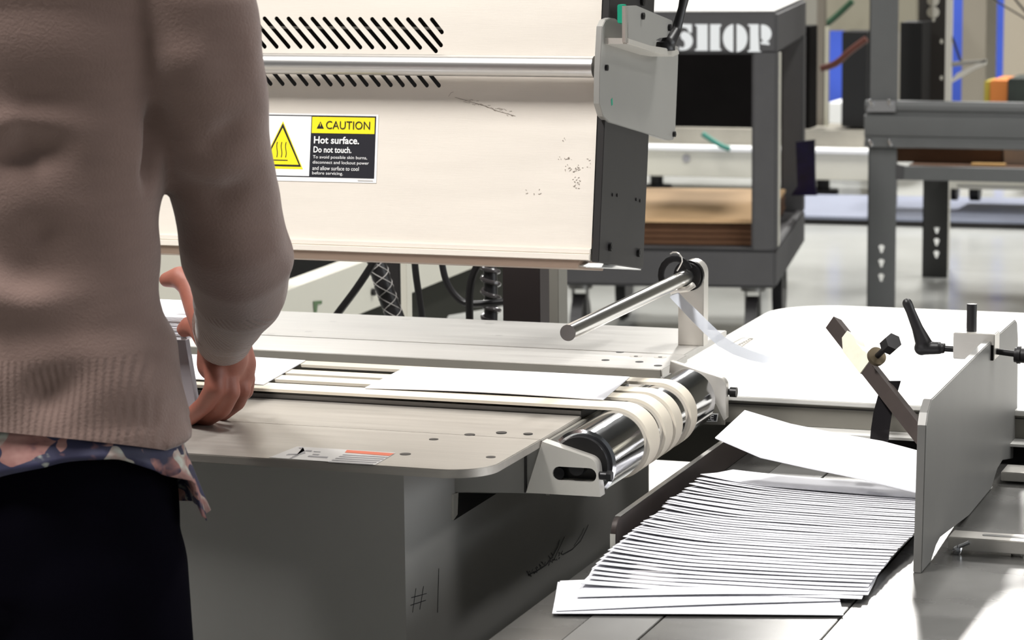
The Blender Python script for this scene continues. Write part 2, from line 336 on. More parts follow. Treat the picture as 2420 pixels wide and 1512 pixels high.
# black label with white outline below the roller's far end
b=MB(); yl=2.93
obj('warning_label',MB().prism([at(x,y,y=yl) for x,y in ((1650,974),(1698,977),(1695,996),(1650,996))],(0,-.0006,0)),white,cv)
obj('label_ground',MB().prism([at(x,y,y=yl) for x,y in ((1652,976.5),(1695.5,979.5),(1693,994),(1652,994))],(0,-.0012,0)),blackp,cv)
b=MB(); 
for l in (((1680,981),(1680,992)),((1680,981),(1687,982)),((1680,986.5),(1686,987)),((1680,992),(1687,992.3)),((1671,981),(1677,981.5)),((1677,981.5),(1671,991)),((1671,991),(1677,991.5))): stroke(b,l,.0009,y=yl-.0015)
obj('label_letters',b,white,cv,smooth=False)
obj('label_backing',MB().prism([at(1640,950,y=yl+.002),at(1712,955,y=yl+.002),at(1712,1004,y=yl+.002),at(1640,1002,y=yl+.002)],(0,.004,0)),beam_m,cv)
# ---------------------------------------------------------------- rod holder at the back corner
rh=thing('stop_rod_holder','polished steel rod held level by an upright aluminium post on the back plate','rod holder',at(1633,805,z=T))
py_=3.085; PX0=at(1602,805,y=py_); PX1=at(1662,803,y=py_); zt=at(1632,615,y=py_).z
cx=(PX0.x+PX1.x)/2; hw=(PX1.x-PX0.x)/2
pts=[Vector((cx-hw,py_,T+.0004)),Vector((cx+hw,py_,T+.0004))]+arc(Vector((cx+.0005,py_,zt-hw)),hw,0,math.pi,12,X,Z)
obj('upright_post',MB().prism(pts,(0,.022,0),bev=.0012),machined,rh)
rz=at(1632,650,y=py_).z; rc=Vector((cx-.001,py_,rz))
obj('collar',MB().cyl(rc+Y*.004,rc-Y*.012,.0165).cyl(rc+Y*0,rc-Y*.006,.0185),blacksteel,rh)
e0=rc-Y*.50
yv=[y for y in np.linspace(2.3,3.0,200)]; 
def prj(p): q_=p-CAM; return 1210+F*q_.dot(RT)/q_.dot(fw),756-F*q_.dot(UP)/q_.dot(fw)
ye=min(yv,key=lambda y_:abs(prj(Vector((rc.x,y_,rz)))[0]-1342))
obj('rod',MB().cyl(rc+Y*.01,Vector((rc.x,ye,rz)),.0086,n=40),rodm,rh,label='polished round steel rod')
hk=MB(); hk.tube([rc+Vector((math.cos(a)*.017-.010,-.022-.010*i/9,math.sin(a)*.019+.004)) for i,a in enumerate(np.linspace(.35,3.6,10))],[.0016]*10,n=8,flat=(2.4,1)); obj('spring_hook',hk,blacksteel,rh)
hk=MB(); hk.tube([at(x,y,y=3.04) for x,y in ((1584,600),(1590,596),(1598,596),(1605,600),(1611,608))],[.0009]*5,n=6); hk.tube([at(x,y,y=3.04) for x,y in ((1611,608),(1612,618),(1606,630),(1600,640))],[.0008]*4,n=6); obj('wire_loop',hk,edge,rh)
hk=MB(); hk.tube([at(x,y,y=3.05) for x,y in ((1585,690),(1600,686),(1625,683),(1640,672))],[.0035]*4,n=10); obj('lower_clip',hk,machined,rh)
st=[(1590,693,3.05,.8),(1612,716,3.04,.8),(1640,744,3.03,.8),(1672,776,3.02,.8),(1704,806,3.02,.8),(1738,826,3.02,1),(1775,840,3.02,1),(1805,848,3.02,1),(1838,852,3.02,1)]
P3=[at(a,b_,y=c) for a,b_,c,_ in st]; b=MB(); wv=[.011,.011,.0125,.0125,.0125,.0115,.0105,.009,.003]
L_=[];
for i,p in enumerate(P3):
    t=(P3[min(i+1,8)]-P3[max(i-1,0)]).normalized(); s=t.cross(Y).normalized()*wv[i]/2+Y*.002; L_.append((b.b.verts.new(p+s),b.b.verts.new(p-s),b.b.verts.new(p-s-Y*.0005),b.b.verts.new(p+s-Y*.0005)))
for a,c in zip(L_,L_[1:]):
    for j in range(4): b.b.faces.new((a[j],a[(j+1)%4],c[(j+1)%4],c[j]))
b.b.faces.new(L_[0]); b.b.faces.new(L_[-1][::-1]); obj('plastic_strip',b,clear,rh,label='curled clear plastic strip')
# ================================================================ dryer hood, tilted open above the belts
TH=math.radians(9); HY=(Y*math.cos(TH)-Z*math.sin(TH)); HZ=(Y*math.sin(TH)+Z*math.cos(TH))
HO=at(1397,600,y=2.95)
def hp(px,py,b=0): o=HO+HY*b; return at_plane(px,py,o,HY)
hd=thing('heater_hood','tilted bare metal heater hood with slanted vent slots and a caution label','machine hood',HO)
x0=-2.15
tl=hp(1422,0); top=HO+HZ*.42
def atx(p,x): return Vector((x,p.y,p.z))
outer=[atx(HO,x0),HO.copy(),]; 
rt=hp(1419,250); rtt=HO+HZ*.42; rtt.x=HO.x
outer=[atx(HO,x0),HO.copy(),rtt,atx(rtt,x0)]
sl=[]
dvx=57;dvy=69
def slotpts(a,b_):
    return capsule(hp(*a),hp(*b_),.0026,-HY,X,HZ)
xt=1020.5; i=0
while xt>150:
    bx,by_=xt+57,113
    if i==0: bx,by_=1044,79-3
    elif i==1: bx,by_=1042,107
    elif i==2: bx,by_=1030,121
    sl.append(slotpts((xt,46+ (xt-1020)*.006),(bx,by_+(xt-1020)*.006))); xt-=28.25; i+=1
xt=1037
while xt>250:
    sl.append(slotpts((xt-52,138+(xt-1037)*.01),(xt,202+(xt-1037)*.01))); xt-=28.4
def cut_plate(outer,holes,vec,over):
    me=MB().prism(outer,vec).mesh(); cb_=MB()
    for h in holes: cb_.prism([p-over for p in h],over*2+Vector(vec))
    ce=cb_.mesh(); a_=bpy.data.objects.new('t',me); c_=bpy.data.objects.new('c',ce); COL.objects.link(a_); COL.objects.link(c_)
    md=a_.modifiers.new('b','BOOLEAN'); md.operation='DIFFERENCE'; md.object=c_; md.solver='EXACT'
    dg=bpy.context.evaluated_depsgraph_get(); dg.update(); out_=bpy.data.meshes.new_from_object(a_.evaluated_get(dg))
    bpy.data.objects.remove(a_); bpy.data.objects.remove(c_); return out_
fp_=link('front_panel',cut_plate(outer,sl,HY*.0015,HY*.01),hoodm,hd,True,25); fp_['label']='sheet metal panel with two rows of slanted slots'

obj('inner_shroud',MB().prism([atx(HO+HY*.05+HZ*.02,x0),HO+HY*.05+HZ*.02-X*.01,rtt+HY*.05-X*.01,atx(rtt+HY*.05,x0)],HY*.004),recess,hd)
obj('inner_rail',MB().prism([atx(hp(1045,70,.03),x0),hp(1100,70,.03),hp(1100,64,.03),atx(hp(1045,64,.03),x0)],HY*.003),edge,hd)
# lip, lower moulding and base plate
Lz=lambda py:(hp(1395,py)-HO).dot(HZ)
def strip(name,pa,pb,fwd,m,bk=.01):
    a,b_=Lz(pa),Lz(pb); obj(name,MB().prism([atx(HO+HZ*a-HY*fwd,x0),HO+HZ*a-HY*fwd,HO+HZ*b_-HY*fwd,atx(HO+HZ*b_-HY*fwd,x0)],HY*(fwd+bk),bev=.0008),m,hd)
strip('lower_lip',588,601,.004,hoodm); strip('lower_lip',601,616,.0065,hoodm)
bp0=HO+HZ*Lz(616)
b=MB(); b.prism([atx(bp0,x0)-HY*.004,bp0-HY*.004-X*.012,bp0-HZ*.0095-HY*.002-X*.016,atx(bp0,x0)-HZ*.0095-HY*.002],HY*.10); obj('base_plate',b,mat('shaded_brown_underside',(.30,.22,.17),.5,.3),hd)  # shade on the plate's front edge is put into the brown
b=MB(); a_=hp(1322,618); obj('corner_plate',MB().prism([hp(1325,619,.003),hp(1420,622,.04),at(1515,636,y=3.06),hp(1385,630,.003)],-HZ*.0012),deckm,hd,label='thin pale corner plate')
# black end post
XP=HO.x+.0015
pp=[at(1436,-140,x=XP+.009),at(1552,-140,x=XP+.009),at(1517,632,x=XP+.009),at(1404,618,x=XP+.009)]
f0=HO-HY*.004+HZ*(-.0); 
def hx(b_,c,x): v=HO+HY*b_+HZ*c; return Vector((x,v.y,v.z))
bw=(at(1526,496,x=XP+.009)-HO).dot(HY); bot=(at(1515,634,x=XP+.009)-HO).dot(HZ)
obj('end_post',MB().prism([hx(-.002,bot+.002,XP),hx(bw,bot,XP),hx(bw,.45,XP),hx(-.002,.45,XP)],(.009,0,0),bev=.0008),darkpost,hd,label='charcoal end post')
def hbolt(px,py,r,x,par=hd,name='hex_bolt',l=.004,m=blacksteel):
    p=at(px,py,x=x); obj(name,MB().cyl(p,p+X*l,r,n=16).cyl(p+X*l*.9,p+X*l*1.1,r*.5,n=6),m,par)
for px,py,r in ((1440,583,.0052),(1507,597,.0052),(1447,460,.0022),(1458,461,.0022),(1503,471,.0022),(1512,474,.0022),(1516,2,.006)): hbolt(px,py,r,XP+.009,l=.0035 if r>.004 else .0012)
# handle tube and side plate
XS=HO.x+.013
rod_l=[hp(1405,158,-.024)]; p=rod_l[0]
obj('handle_tube',MB().cyl(p,Vector((x0,p.y,p.z)),.0125,n=48),mat('satin_tube',(.50,.49,.48),.33,.9),hd,label='round aluminium handle tube')
def poly(pts,x): return [at(a,b_,x=x) for a,b_ in pts]
sp=poly(((1424,62),(1431,47),(1443,42),(1455,44),(1472,58),(1500,80),(1603,110),(1603,140),(1596,310),(1592,330),(1582,332),(1440,289),(1426,275),(1417,245),(1418,170)),XS)
obj('side_plate',MB().prism(sp,(-.0075,0,0),bev=.0007),platem,hd,label='grey side plate with rounded front edge',ang=20)
for px,py in ((1431,160),(1591,317)): hbolt(px,py,.0036,XS,l=.003)
obj('paint_mark',MB().prism(poly(((1444,235),(1447,231),(1448,247),(1445,250)),XS+.0001),(.0002,0,0)),green,hd,smooth=False)
# clamp with cushion and lever
XC=XS+.026
obj('green_cushion',MB().prism(poly(((1474,11),(1481,10),(1481,58),(1474,54)),XC-.006),(-.008,0,0),bev=.001),green,hd)
cl=poly(((1483,14),(1505,13),(1588,48),(1592,60),(1590,82),(1580,88),(1560,90),(1545,98),(1540,112),(1520,104),(1483,96)),XC)
obj('clamp_plate',MB().prism(cl,(-.004,0,0),bev=.0005),platem,hd,label='folded steel clamp plate')
obj('clamp_foot',MB().prism(poly(((1484,90),(1540,108),(1604,118),(1606,128),(1592,134),(1565,130),(1484,104)),XC+.002),(-.03,0,0),bev=.001),machined,hd)
obj('clamp_edge',MB().prism(poly(((1478,14),(1484,14),(1484,104),(1478,100)),XC),(-.004,0,0)),edge,hd)
for px,py in ((1517,38),(1580,65)): hbolt(px,py,.0042,XC,l=.003)
b=MB(); a_=at(1572,108,x=XC-.004); b.cyl(a_-Z*.006,a_+Z*.005,.0125,.0105,n=24); b.limb([a_+Z*.003+X*.004,at(1598,72,x=XC+.004),at(1612,20,x=XC+.008),at(1618,-8,x=XC+.009)],[.0095,.0062,.0052,.0062],2)
lv=link('lever',remesh(b,.0011,4),dark,hd,True,180); lv['label']='black clamping lever'
# caution label
cb=-.0004
def CP(u,v,b_=cb):
    """label coordinates: u right 0..1, v down 0..1 inside the black outline"""
    A,B,C_,D=Vector((612,270.5)),Vector((889,275)),Vector((884,422)),Vector((605,415.5)); p=(A*(1-u)+B*u)*(1-v)+(D*(1-u)+C_*u)*v; return hp(p.x,p.y,b_)
LB=obj('caution_label',MB().prism([CP(-.03,-.03),CP(1.02,-.03),CP(1.02,1.07),CP(-.03,1.07)],-HY*.0002),white,hd,smooth=False,label='caution label: Hot surface. Do not touch.')
def lq(name,uv,m,k=1): return obj(name,MB().prism([CP(u,v,cb-.0002*(k+1)) for u,v in uv],-HY*.0001),m,LB,smooth=False)
def rect(u0,v0,u1,v1): return ((u0,v0),(u1,v0),(u1,v1),(u0,v1))
lq('label_border',rect(0,0,1,1),blackp,1); lq('pictogram_ground',rect(.008,.016,.449,.984),white,2); lq('header_band',rect(.456,.022,.99,.285),yellow,2)
lq('hazard_triangle',((.208,.10),(.395,.875),(.03,.875)),yellow,3); lq('triangle_outline',((.208,.135),(.378,.835),(.045,.835)),blackp,4); lq('triangle_field',((.208,.21),(.358,.805),(.062,.805)),yellow,5)
b=MB()
def lst(mb,pts,wd,k):
    P_=[CP(u,v,cb-.0002*k) for u,v in pts]
    for a,c in zip(P_,P_[1:]): s=(-HY).cross(c-a).normalized()*wd/2; mb.prism([a-s,c-s,c+s,a+s],-HY*.0001)
for u in (.165,.203,.240):
    lst(b,[(u+.003+.0045*math.sin(t*2*math.pi+math.pi),.44+.25*t) for t in np.linspace(0,1,10)],.0010,7)
lst(b,((.13,.735),(.262,.735)),.0011,7); obj('pictogram_lines',b,blackp,LB,smooth=False)
def ltext(name,body,u0,v0,u1,v1,m,off=0):
    b=MB(); A=CP(u0,v1,cb-.0012); B=CP(u1,v1,cb-.0012); C_=CP(u0,v0,cb-.0012); add_text(b,body,A,(B-A).normalized(),(C_-A).normalized(),-HY,(B-A).length,(C_-A).length,off,.0001)
    return link(name,b.mesh(),m,LB)
ltext('header_text','CAUTION',.575,.085,.95,.215,blackp)
lq('header_triangle',((.527,.095),(.558,.21),(.497,.21)),blackp,4); lq('exclamation_mark',((.524,.125),(.530,.125),(.529,.175),(.525,.175)),yellow,5)
ltext('warning_text','Hot surface.',.478,.335,.862,.455,white,.02); ltext('warning_text','Do not touch.',.478,.50,.80,.60,white,.018)
for bd,u1,v in (('To avoid possible skin burns,',.935,.645),('disconnect and lockout power',.952,.73),('and allow surface to cool',.868,.818),('before servicing.',.735,.905)): ltext('warning_text',bd,.475,v,u1,v+.065,white)
b=MB(); lst(b,((.86,1.03),(.99,1.032)),.0012,4); obj('label_small_print',b,faint,LB,smooth=False)
# scratches on the hood
b=MB()
def hst(pts,wd): lst_=[hp(*p_,-.0003) for p_ in pts]; [b.prism([a-s,c-s,c+s,a+s],-HY*.0001) for a,c in zip(lst_,lst_[1:]) for s in [(-HY).cross(c-a).normalized()*wd/2]]
hst(((1060,228),(1066,219),(1072,217)),.0003); hst(((1075,230),(1110,240),(1145,250),(1175,262),(1218,274)),.0004)
obj('scratch',b,mat('pencil_scratch',(.22,.18,.15),.6),hd,smooth=False); b=MB()
for k in range(34):
    px=1095+k*3.4; py=235+k*1.0+rng.uniform(-6,7); hst(((px,py),(px+rng.uniform(2,7),py+rng.uniform(-1,3))),.00035)
obj('scratch',b,mat('pencil_scratch',(.22,.18,.15),.6),hd,smooth=False); b=MB()
for cx_,cy_,n_,sx,sy in ((1335,374,9,18,4),(1358,398,22,22,8),(1362,430,20,8,16),(1332,330,4,6,4),(1392,385,5,3,14),(1262,455,8,20,8)):
    for k in range(n_): px=cx_+rng.uniform(-sx,sx); py=cy_+rng.uniform(-sy,sy); hst(((px,py),(px+rng.uniform(-4,6),py+rng.uniform(-3,3))),.0005)
obj('scuff_mark',b,mat('pencil_scratch',(.22,.18,.15),.6),hd,smooth=False)
# ================================================================ envelope stacker with its bins, deck, rail
ZB=.64; ZD=.70
sk=thing('envelope_stacker','low steel envelope stacker with a white laminate deck behind its collecting bed','mail stacker',(-.4,2.7,0))
obj('base_cabinet',MB().span((-.72,1.75,0),(.2,3.9,ZB-.035)),beam_m,sk)
for a,b_,zz,m in ((-.79,-.728,ZB-.0006,stainless),(-.7275,-.6655,ZB,stainless_d),(-.6635,-.5135,ZB,stainless),(-.5115,-.30,ZB,stainless),(-.298,.2,ZB,stainless)):
    obj('bed_plate',MB().prism([(a,1.6,zz-.004),(b_,1.6,zz-.004),(b_,3.035,zz-.004),(a,3.035,zz-.004)],(0,0,.004),bev=.0005),m,sk)
obj('bed_support',MB().span((-.785,1.6,ZB-.035),(.2,3.035,ZB-.0046)),beam_m,sk)
c0=Vector((-.934,3.04,ZD)); yb=3.795; r_=.10
dk=[Vector((-.934,3.04,ZD)),Vector((.25,3.04,ZD)),Vector((.25,yb,ZD))]+arc(Vector((-.934+r_,yb-r_,ZD)),r_,math.pi/2,math.pi,12,X,Y)
obj('deck_plate',MB().prism([p-Z*.006 for p in dk],(0,0,.006),bev=.001),deckm,sk,label='white laminate deck with rounded corner')
obj('deck_beam',MB().span((-.93,3.046,ZD-.033),(.24,3.12,ZD-.0065)),beam_m,sk)
obj('deck_beam_groove',MB().span((-.93,3.0445,ZD-.0105),(.24,3.047,ZD-.0095)),darkpost,sk)
obj('deck_skirt',MB().span((-.925,3.12,.60),(-.60,3.7,ZD-.0065)),beam_m,sk)
za=ZD-.0335
a=at(1868,997,z=za); obj('ledge_strip',MB().span((a.x,3.012,za-.003),(.24,3.05,za)),deckm,sk)
p=at(1906,1003,z=za); obj('ledge_screw',MB().cyl(p-Z*.001,p+Z*.0006,.005,n=16),blacksteel,sk)
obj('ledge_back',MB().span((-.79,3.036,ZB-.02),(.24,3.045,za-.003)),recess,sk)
obj('lower_shelf',MB().span((-1.45,3.30,.44),(-.80,4.20,.45),bev=.002),deckm,sk)
for sx in (-1.40,-.83):
    for sy in (3.36,4.12): obj('shelf_leg',MB().span((sx-.015,sy-.015,0),(sx+.015,sy+.015,.44)),beam_m,sk)
# faded label on the deck
b=MB()
zl=ZD+.0003
def dl(pts,w=.8):
    for (x1,y1),(x2,y2) in zip(pts,pts[1:]):
        a=at(x1,y1,z=zl); c=at(x2,y2,z=zl); d_=(c-a); s_=Z.cross(d_).normalized()*.0011; b.prism([a-s_,c-s_,c+s_,a+s_],Z*.0001)
dl(((1728,812),(1754,798),(1780,799),(1752,819)))
for i in range(6): x0=1742+i*5.2; y0=815-i*2.7; dl(((x0,y0),(x0+6,y0-1.5),(x0+9,y0+.4)))
obj('deck_label',b,mat('faded_label_print',(.40,.37,.32),.7),sk,smooth=False,label='faded small deck label')
# left rail: shaded face and lit edges put into its colours
rl=[at(1445,1231,z=ZB+.031)]; xr=-.7845
pl=[Vector((xr,rl[0].y-.004,ZB))]+arc(Vector((xr,rl[0].y+.012,ZB+.019)),.014,math.pi,math.pi/2,6,Y,Z)+[Vector((xr,3.03,ZB+.033)),Vector((xr,3.03,ZB))]
obj('side_rail',MB().prism(pl,(.0055,0,0),bev=.0004),barm,sk,label='steel side rail with shade put into its dark colour',ang=20)
obj('rail_top_edge',MB().prism([Vector((xr,rl[0].y+.012,ZB+.0332)),Vector((xr+.0055,rl[0].y+.012,ZB+.0332)),Vector((xr+.0055,3.03,ZB+.0333)),Vector((xr,3.03,ZB+.0333))],(0,0,.0006)),edge,sk,label='bright top edge with light put into its colour')
obj('rail_front_edge',MB().prism([Vector((xr,rl[0].y-.0042,ZB+.002)),Vector((xr+.0055,rl[0].y-.0042,ZB+.002)),Vector((xr+.0055,rl[0].y-.0042,ZB+.019)),Vector((xr,rl[0].y-.0042,ZB+.019))],(0,-.0006,0)),edge,sk)
# cross bars right of the guide
def bar(name,px,pt,pm,pb,x1=.2):
    """flat bar along X: back-top row pt, front-top row pm, bottom row pb at pixel column px"""
    f=at(px,pb,z=ZB+.004); yb_=f.y; zt=at(px,pm,y=yb_).z; bk=at(px,pt,z=zt); return yb_,zt,bk.y,f.x
yb_,zt,yk,xx=bar('b',2420,1099,1118,1136); obj('cross_bar',MB().span((-.47,yb_,zt-.010),(.2,yk,zt),bev=.0008),edge,sk)
yb2,zt2,yk2,xx=bar('b',2420,1263,1280,1310); obj('cross_bar',MB().span((-.4655,yb2,zt2-.013),(.2,yk2,zt2),bev=.0008),edge,sk)
p=at(2318,1266,z=zt2+.0002); obj('bar_slot',MB().prism(capsule(Vector((p.x+.004,(yb2+yk2)/2+.002,zt2)),Vector((.1,(yb2+yk2)/2+.002,zt2)),.0035,Z,X,Y),(0,0,.0004)),stainless_d,sk)
for bx in (-.40,.1):
    for yy_,z_ in (((yb_+yk)/2,zt-.010),((yb2+yk2)/2,zt2-.013)): obj('bar_foot',MB().cyl((bx,yy_,ZB),(bx,yy_,z_),.006),machined,sk)
p=at(2262,1300,y=yb2-.001); obj('wing_screw',MB().ball(p,.005,2,(1,.5,1)).cyl(p+X*.002+Z*.004,p+X*.012+Z*.009,.0022),chrome,sk)
# ---------------------------------------------------------------- side guide with clamp block and lever
XG=-.4745
sg=thing('side_guide','tall grey side guide plate stopping the envelopes, clamped by a block and black lever','guide plate',at(2180,1372,x=XG))
gp=poly(((2189,1005),(2193,975),(2202,943),(2207,939),(2332,815),(2400,755),(2404,762),(2406,800),(2403,1087),(2370,1087),(2357,1108),(2342,1184),(2290,1244),(2222,1270),(2212,1290),(2200,1350),(2190,1367),(2178,1372)),XG)
gz=min(p.z for p in gp); gp=[Vector((p.x,p.y,max(p.z,ZB+.0004))) for p in gp]
obj('guide_plate',MB().prism(gp,(-.0085,0,0),bev=.0008),guidem,sg,label='grey anodised plate with bright front edge',ang=20)
bl=at(2351,791,x=XG+.004); yk_=bl.y
A=at(2253,783,y=yk_); B=at(2351,791,y=yk_); Cc=at(2350,852,y=yk_); D=at(2251,844,y=yk_)
obj('clamp_block',MB().span((A.x,yk_,Cc.z),(B.x,yk_+.032,B.z+.0006),bev=.0008),machined,sg)
obj('clamp_slot',MB().span((XG-.0115,yk_-.0006,Cc.z),(XG+.003,yk_+.001,at(2330,815,y=yk_).z)),recess,sg)
a=at(2296,783,y=yk_+.014); t=at(2297,718,y=yk_+.014); obj('locating_pin',MB().cyl((a.x,a.y,A.z-.002),(a.x,a.y,t.z),.0055,n=24),dark,sg)
m_=lambda px,py:at(px,py,y=yk_+.014)
obj('lever_stud',MB().cyl(m_(2225,823),m_(2256,825),.0033),blacksteel,sg)
b=MB(); b.cyl(m_(2172,822),m_(2222,822),.0078,.0068,n=24).cyl(m_(2218,822),m_(2233,823),.0058,n=12); b.limb([m_(2183,812),m_(2168,775),m_(2152,735),m_(2144,716)],[.0092,.0062,.0052,.0056],2); b.ball(m_(2178,822),.0082,3)
lv=link('clamping_lever',remesh(b,.0011,3),dark,sg,True,180)
obj('threaded_rod',MB().cyl(m_(2340,828),m_(2425,840),.0034),blacksteel,sg)
obj('knob',MB().cyl(m_(2398,838),m_(2440,842),.0082,n=12).cyl(m_(2404,838),m_(2412,838.5),.0098,n=12),dark,sg)
# ---------------------------------------------------------------- angled hold-down arm with tape and spring strip
ha=thing('hold_down_arm','dark square steel arm slanting over the bin, wrapped in cream masking tape with a bolt','hold-down arm',at(2175,1020,y=2.82))
p0=at(1969,764,y=2.98); p1=at(2196,1052,y=2.80); d=(p1-p0).normalized(); s=d.cross(Y).normalized(); 
def bx(a,b_,w1,w2,m,name,off=Vector((0,0,0)),bev=.0008):
    d=(b_-a).normalized(); v=(Y-d*Y.dot(d)).normalized(); u=d.cross(v); return obj(name,MB().prism([a+off+u*w1+v*w2,a+off-u*w1+v*w2,a+off-u*w1-v*w2,a+off+u*w1-v*w2],b_-a,bev=bev),m,ha)
ay=(Y-d*Y.dot(d)).normalized(); au=d.cross(ay)
bx(p0,p1,.0082,.0060,barm,'square_bar')
obj('bar_edge_strip',MB().prism([p0+d*.07-au*.0082*(1 if au.z>0 else -1)+ay*.002,p0+d*.07-au*.0112*(1 if au.z>0 else -1)+ay*.002,p1-au*.0112*(1 if au.z>0 else -1)+ay*.002,p1-au*.0082*(1 if au.z>0 else -1)+ay*.002],ay*.002),stainless_d,ha)
uu=au if au.z>0 else -au
tp=MB(); ta=p0+d*.037; n_=12; rr=[]
for i in range(n_+1):
    t=i/n_; c=ta+d*(.062*t); k=1+.12*math.sin(t*9)+.04*rng.randn(); lo=-.0084-(.001 if i%3 else 0); sh=d*(.010*(1 if i in(0,) else 0))
    w0=-.0088+ .0095*(1-min(1,t*4)) ; w0=max(w0,-.0088)
    rr.append([c+uu*.0112*k-ay*.0072,c+uu*.0108*k+ay*.0068,c+uu*(w0)+ay*.0068,c+uu*(w0)-ay*.0076])
tp.loft(rr); obj('masking_tape',tp,tapem,ha,label='wrinkled cream masking tape',ang=20)
bo=at(2072,842,y=2.89); bt=at(2103,814,y=2.87); dd=(bt-bo).normalized()
obj('washer',MB().cyl(bo-dd*.003,bo+dd*.002,.0105,n=24),mat('brass_brown_washer',(.14,.11,.07),.4,.6),ha)
b0=bo-dd*.012; obj('bolt_shank',MB().cyl(b0,bt,.0032),blacksteel,ha); obj('bolt_head',MB().cyl(bt-dd*.006,bt+dd*.009,.0098,n=6),blacksteel,ha)
# spring strip down to the envelopes
L_=[];b=MB()
for (px,py,yy_) in ((2107,900,2.885),(2098,930,2.88),(2086,975,2.87),(2080,1015,2.86),(2078,1040,2.835),(2072,1052,2.81)):
    a=at(px-22,py,y=yy_); c=at(px+22,py,y=yy_); L_.append([b.b.verts.new(v) for v in (a,c,c+Y*.0008,a+Y*.0008)])
for a,c in zip(L_,L_[1:]):
    for j in range(4): b.b.faces.new((a[j],a[(j+1)%4],c[(j+1)%4],c[j]))
b.b.faces.new(L_[0]); b.b.faces.new(L_[-1][::-1]); obj('spring_strip',b,mat('blued_spring_steel',(.008,.007,.008),.8,0,spec=.1),ha,label='black spring steel strip')
# ================================================================ envelopes
W=.114; L=.262
def envelope(front,dirx,diry,prof_f,prof_b,th=.0007,n=16,name='envelope'):
    """front: front-left corner; dirx/diry plan directions; prof_f(u)/prof_b(u): height offsets of front and rear edge"""
    b=MB(); R_=[]
    for i in range(n+1):
        u=i/n; f=front+dirx*(L*u)+Z*prof_f(u); k=front+dirx*(L*u)+diry*W+Z*prof_b(u); mid=(f+k)/2-Z*.0011
        R_.append([f,mid,k,k+Z*th*.8,mid+Z*th,f+Z*th*.8])
    b.loft(R_); return b
rows=[1427,1405,1393.5,1383.6,1373.7,1364,1354,1345.6,1337,1328.5,1320.5,1312.5,1304.5,1296,1288,1281,1276,1271,1265,1260,1254.5,1248,1243,1238,1231,1225,1220,1215,1208,1203,1198,1193.5,1188.5,1183.5,1178.5,1173.5,1168.5,1163.5,1158.5,1154,1149]
lr=[1149,1165,1183,1206,1235,1250,1268,1288,1320,1337,1345,1354,1364,1373,1383,1393,1405,1427,1448]
lx=[1656,1639,1617,1584,1555,1538,1511,1488,1449,1430,1420,1408,1398,1390,1386,1385,1366,1363,1305]
rows=[1453,1432,1410]+rows[1:]; NE=len(rows)
grp='shingled envelopes fanned out on the stacker bed'
for i,rw in enumerate(rows):
    zf=ZB+.0015+.0105*min(1,i/9)+.012*max(0,(i-9)/(NE-10))
    f=at(1818,rw,z=zf); lift=.0012+.0055*min(1,max(0,(i-2)/7))
    if i<3:
        pa,pb_=[((1305,1451),(2015,1455)),((1314,1445),(2029,1419)),((1363,1412),(2035,1407))][i]
        A_=at(*pa,z=zf); B_=at(*pb_,z=zf); dx=(B_-A_).normalized(); ang=math.atan2(dx.y,dx.x); fr=A_
    else:
        ang=float(np.interp(rw,[1149,1200,1270,1330,1393,1406],[-.055,0,.05,.085,.11,.12]))+rng.uniform(-.004,.004)
        dx=Vector((math.cos(ang),math.sin(ang),0)); lpx=float(np.interp(rw,lr,lx)); slp=float(np.interp(rw,[1149,1200,1270,1330,1393],[.085,.06,.045,.038,.03]))
        xl=at(lpx,rw-slp*(1818-lpx),z=zf).x+rng.uniform(-.0010,.0010); fr=Vector((xl,f.y+(xl-f.x)*math.tan(ang),zf))
    dy=Vector((-dx.y,dx.x,0))
    if i<3: ql=[(1319,1372),(1323,1376),(1386,1368)][i]; dy=(at(*ql,z=zf)-fr).normalized()
    kf=rng.uniform(.10,.20); sg_=rng.uniform(.8,1.2); wv=rng.uniform(-.0004,.0004)
    pf=lambda u,kf=kf,lift=lift,sg_=sg_,wv=wv: lift*sg_*max(0,1-u/(kf+.18))**1.6+wv*math.sin(u*9)-.0012*math.sin(max(0,u-.2)*3.4)
    if i<3: pf=lambda u,i=i: .0003+[.0004,.0012,.0020][i]*math.sin(u*math.pi)
    drop=zf-ZB-.0018-.010*(i/NE)
    pb=lambda u,pf=pf,drop=drop: -drop+.3*pf(u)*(0 if i==0 else 1)
    if i==0: pb=lambda u: .0006
    me=envelope(fr,dx,dy,pf,pb)
    lab='white envelope in the fanned pile between the steel rail and the grey guide plate'
    g=grp
    if i==0: lab='frontmost white envelope, lying flat under the fanned pile'; g=None
    elif i==1: lab='second white envelope from the front, lying just above the frontmost one'; g=None
    elif i==NE-1: lab='topmost and rearmost envelope of the fanned pile, wide top face showing'; g=None
    o=solo('envelope',me,paper,lab,'envelope',tuple(fr),g)
    if 0<i<8:
        b=MB()
        for k in range(3):
            a=fr+dx*(.035+.004*rng.rand())+dy*(.0045+.0022*k)+Z*(pf(.15)+.0014); b.prism([a,a+dx*.045*(1-.2*k),a+dx*.045*(1-.2*k)+dy*.0007,a+dy*.0007],Z*.00005)
        me=b.mesh(); me.transform(Matrix.Translation(-fr)); q_=link('printed_address',me,mat('pale_address_print',(.62,.60,.62),.7),None,False); q_.parent=o
b=MB(); fb=[(1760,971),(1868,1003),(1970,1024),(2085,1044),(2205,1076)]; ff=[(1690,1036),(1797,1082),(1905,1106),(2030,1132),(2170,1166)]; R_=[]
for (x1,y1),(x2,y2) in zip(fb,ff):
    k=at(x1,y1,y=2.80); f=at(x2,y2,y=2.70); R_.append([f,k,k+Z*.0011,f+Z*.0011])
b.loft(R_); solo('envelope',b,paper,'white envelope falling off the roller, tilted above the fanned pile','envelope')
